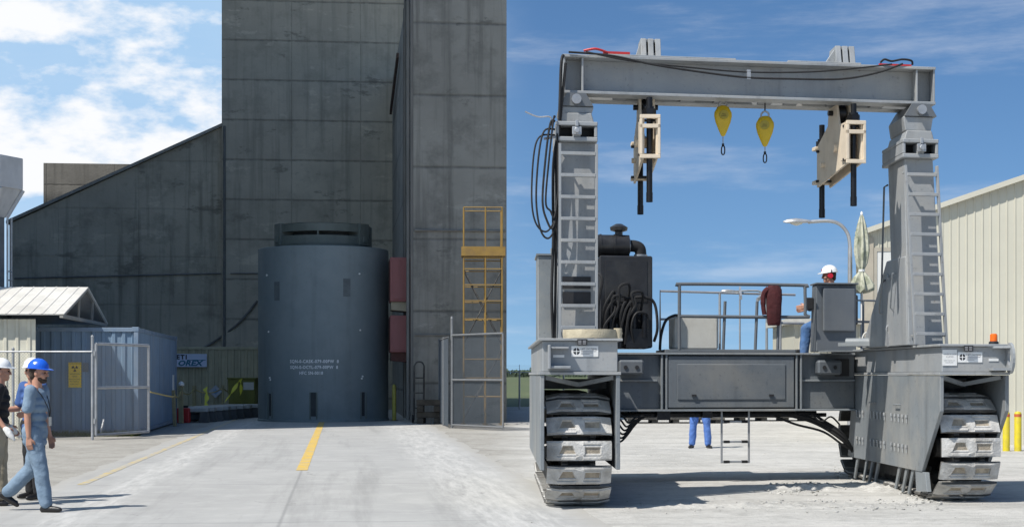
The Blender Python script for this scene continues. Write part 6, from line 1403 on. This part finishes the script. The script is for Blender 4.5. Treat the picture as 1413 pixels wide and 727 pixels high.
    for nm in 'lr':
        L_ = wear.get('sleeve', 0.75); sh, el, wr = J['sh' + nm], J['el' + nm], J['wr' + nm]
        if L_ <= 1: ch.append([(hip + up * 0.46 + (sh - hip - up * 0.5) * 0.6, 0.075), (sh, 0.072), (sh.lerp(el, L_ * 0.9), 0.066)])
        else: ch.append([(hip + up * 0.46 + (sh - hip - up * 0.5) * 0.6, 0.075), (sh, 0.07), (el, 0.055), (el.lerp(wr, L_ - 1), 0.043)])
    blob('shirt', ch, ee, M[wear['shirt']], o, 0.010, 2, 0.013, 9)
    # trousers
    ch = []; tw_ = wear.get('leg_w', 1.0)
    for nm in 'lr':
        h, k, a = J['hip' + nm], J['kn' + nm], J['an' + nm]
        ch.append([(h + Z * 0.02, 0.112), (h.lerp(k, 0.35), 0.103), (k, 0.078 * tw_), (k.lerp(a, 0.5), 0.075 * tw_), (k.lerp(a, 0.93), 0.07 * tw_)])
    blob('trousers', ch, [(hip + Z * 0.04, (0.122, 0.172, 0.11)), (hip - Z * 0.02 - X * 0.03, (0.12, 0.165, 0.10))], M[wear['trousers']], o, 0.010, 2, 0.013, 9)
    # shoes
    for nm in 'lr':
        a, t, dn = J['an' + nm], J['toe' + nm], J['dn' + nm]
        hl = a + dn * 0.045 - t * 0.035
        blob('shoe', [[(a + dn * 0.005, 0.046), (hl, 0.042), (a + dn * 0.046 + t * 0.06, 0.041), (a + dn * 0.052 + t * 0.13, 0.036), (a + dn * 0.056 + t * 0.175, 0.028)]], [], M[wear.get('shoe', 'leather')], o, 0.009, 2)
    # hard hat
    if hat:
        hm = M[hat]; e = []
        mb = MB(); HT = lambda p: H(*p); mb.T = HT
        prof = []
        n = 28; rings = []
        for t in range(9):
            a = t / 8 * math.pi / 2; rr = math.cos(a); zz = 0.055 + 0.115 * math.sin(a)
            rings.append([(-0.012 + 0.127 * rr * math.cos(2 * math.pi * k / n), 0.106 * rr * math.sin(2 * math.pi * k / n) , zz + 0.006 * (abs(math.sin(2 * math.pi * k / n)) < 0.2) * rr) for k in range(n)])
        brim = []
        for q, zo in ((1.0, 0.048), (1.0, 0.055)):
            brim.append([(-0.012 + (0.135 + 0.055 * max(0, math.cos(2 * math.pi * k / n)) ** 1.5) * math.cos(2 * math.pi * k / n), 0.118 * math.sin(2 * math.pi * k / n), zo - 0.012 * max(0, math.cos(2 * math.pi * k / n))) for k in range(n)])
        rings = [brim[0], brim[1]] + rings
        m_ = len(rings); mb.add([p for r in rings for p in r], [(i * n + k, i * n + (k + 1) % n, (i + 1) * n + (k + 1) % n, (i + 1) * n + k) for i in range(m_ - 1) for k in range(n)] + [tuple(range(n))[::-1]])
        mb.build('hard_hat', hm, o, smooth=True)
    if extras: extras(o, J, H, hip, up)
    return o
# man in blue scrubs walking past, left foreground
p = gd(46, 705.5)
def ex_a(o, J, H, hip, up):
    mb = MB(); c = hip + up * 0.5
    mb.tube(spline([c + Vector((-0.03, 0.09, 0.03)), c + Vector((0.07, 0.085, -0.02)), c + Vector((0.15, 0.03, -0.2)), c + Vector((0.155, 0, -0.3)), c + Vector((0.15, -0.03, -0.2)), c + Vector((0.07, -0.085, -0.02)), c + Vector((-0.03, -0.09, 0.03))], 5), 0.006, 5); mb.build('lanyard', M['ink'], o)
    mb = MB(); b_ = c + Vector((0.16, 0, -0.36)); mb.box(b_.x, b_.x + 0.006, b_.y - 0.035, b_.y + 0.035, b_.z - 0.05, b_.z + 0.055); mb.build('badge', M['tank'], o)
person('man in light blue scrubs and a bright blue hard hat walking to the right', (p.x + 0.02, p.y, 0.0), R(-6),
       {'hip': 0.915, 'lean': 0.04, 'leg_l': (-0.20, 0.62, -0.55), 'leg_r': (0.26, 0.10, 0.05), 'arm_r': (-0.10, 0.18, 0.06, 0), 'arm_l': (0.02, 0.25, 0.06, 0), 'head_tilt': 0.05, 'spread': 0.02},
       {'shirt': 'scrub', 'trousers': 'scrub', 'sleeve': 0.8, 'leg_w': 1.12, 'beard': True, 'shirt_low': -0.10}, 'hatblue', ex_a)
p = gd(30, 689)
person('man in white hard hat, blue shirt and black trousers half behind the scrubs man', (p.x + 0.15, p.y, 0.0), R(-128),
       {'hip': 0.945, 'lean': 0.02, 'leg_l': (0.05, 0.06, 0), 'leg_r': (-0.04, 0.05, 0), 'arm_r': (0.25, 1.25, 0.1, 0.2), 'arm_l': (0.2, 1.2, 0.1, 0.3), 'head_yaw': 0.5},
       {'shirt': 'blueshirt', 'trousers': 'blackcloth', 'sleeve': 0.8}, 'hatwhite')
p = gd(-9, 697)
def ex_c(o, J, H, hip, up):
    for nm in 'lr':
        w, f = J['wr' + nm], J['fa' + nm].normalized()
        blob('glove', [[(w + f * 0.02, 0.036), (w + f * 0.09, 0.042), (w + f * 0.15, 0.03), (w + f * 0.19, 0.02)], [(w + f * 0.04 + Vector((0, 0, 0.03)), 0.018), (w + f * 0.1 + Vector((0, 0, 0.055)), 0.013)]], [], M['glove'], o, 0.009, 2, 0.004, 20)
person('man in a black shirt, khaki trousers and white gloves cut off at the left edge', (p.x + 0.06, p.y, 0.0), R(14),
       {'hip': 0.93, 'leg_l': (0.06, 0.06, 0), 'leg_r': (-0.06, 0.05, 0), 'arm_r': (-0.25, 0.95, 0.08, 0.35), 'arm_l': (-0.25, 1.0, 0.08, 0.2)},
       {'shirt': 'blackcloth', 'trousers': 'khaki', 'sleeve': 0.8, 'shoe': 'leather'}, 'hatwhite', ex_c)
# worker standing beyond the gantry
p = gd(966, 618)
person('worker in bright blue trousers standing on the yard beyond the gantry deck', (p.x, p.y, 0.0), R(-95),
       {'hip': 0.93, 'lean': 0.0, 'spread': 0.12, 'splay': 0.35, 'leg_l': (0.03, 0.05, 0), 'leg_r': (0.0, 0.04, 0), 'arm_r': (0.1, 0.4, 0.2, 0), 'arm_l': (0.1, 0.4, 0.2, 0)},
       {'shirt': 'coverall', 'trousers': 'coverall', 'sleeve': 1.8, 'leg_w': 1.05}, 'hatwhite')
# operator on the seat behind the console
op = P(4.85, 5.55, 2.46)
def ex_o(o, J, H, hip, up):
    for s in (-1, 1):
        mb = MB(); mb.cyl(H(-0.005, s * 0.075, -0.005), H(-0.005, s * 0.115, -0.005), 0.045, 0.038, n=20); mb.build('ear_muff', M['muff'], o, smooth=True)
    mb = MB(); mb.tube(spline([H(-0.005, -0.1, 0.03), H(-0.02, -0.12, 0.06), H(-0.02, -0.115, 0.09)]), 0.007, 6); mb.tube(spline([H(-0.005, 0.1, 0.03), H(-0.02, 0.12, 0.06), H(-0.02, 0.115, 0.09)]), 0.007, 6); mb.build('muff_arm', M['ink'], o)
    mb = MB(); q = H(0.108, 0, 0.095); mb.box(-0.002, 0.004, -0.022, 0.022, -0.014, 0.016); mb.T = lambda p: q + Vector(p); mb.build('hat_badge', M['muff'], o)
person('machine operator in blue jeans, white hard hat and red ear muffs seated behind the console', (op.x, op.y, op.z - 0.42 - 0.09), R(172),
       {'hip': 0.50, 'lean': 0.06, 'leg_l': (1.30, 1.22, 0.0), 'leg_r': (1.30, 1.22, 0.0), 'arm_r': (0.45, 0.95, 0.08, 0), 'arm_l': (0.5, 0.95, 0.08, 0), 'spread': 0.08, 'head_tilt': 0.06, 'head_yaw': 0.15},
       {'shirt': 'blackcloth', 'trousers': 'denim', 'sleeve': 1.8, 'shoe': 'khaki'}, 'hatwhite', ex_o)
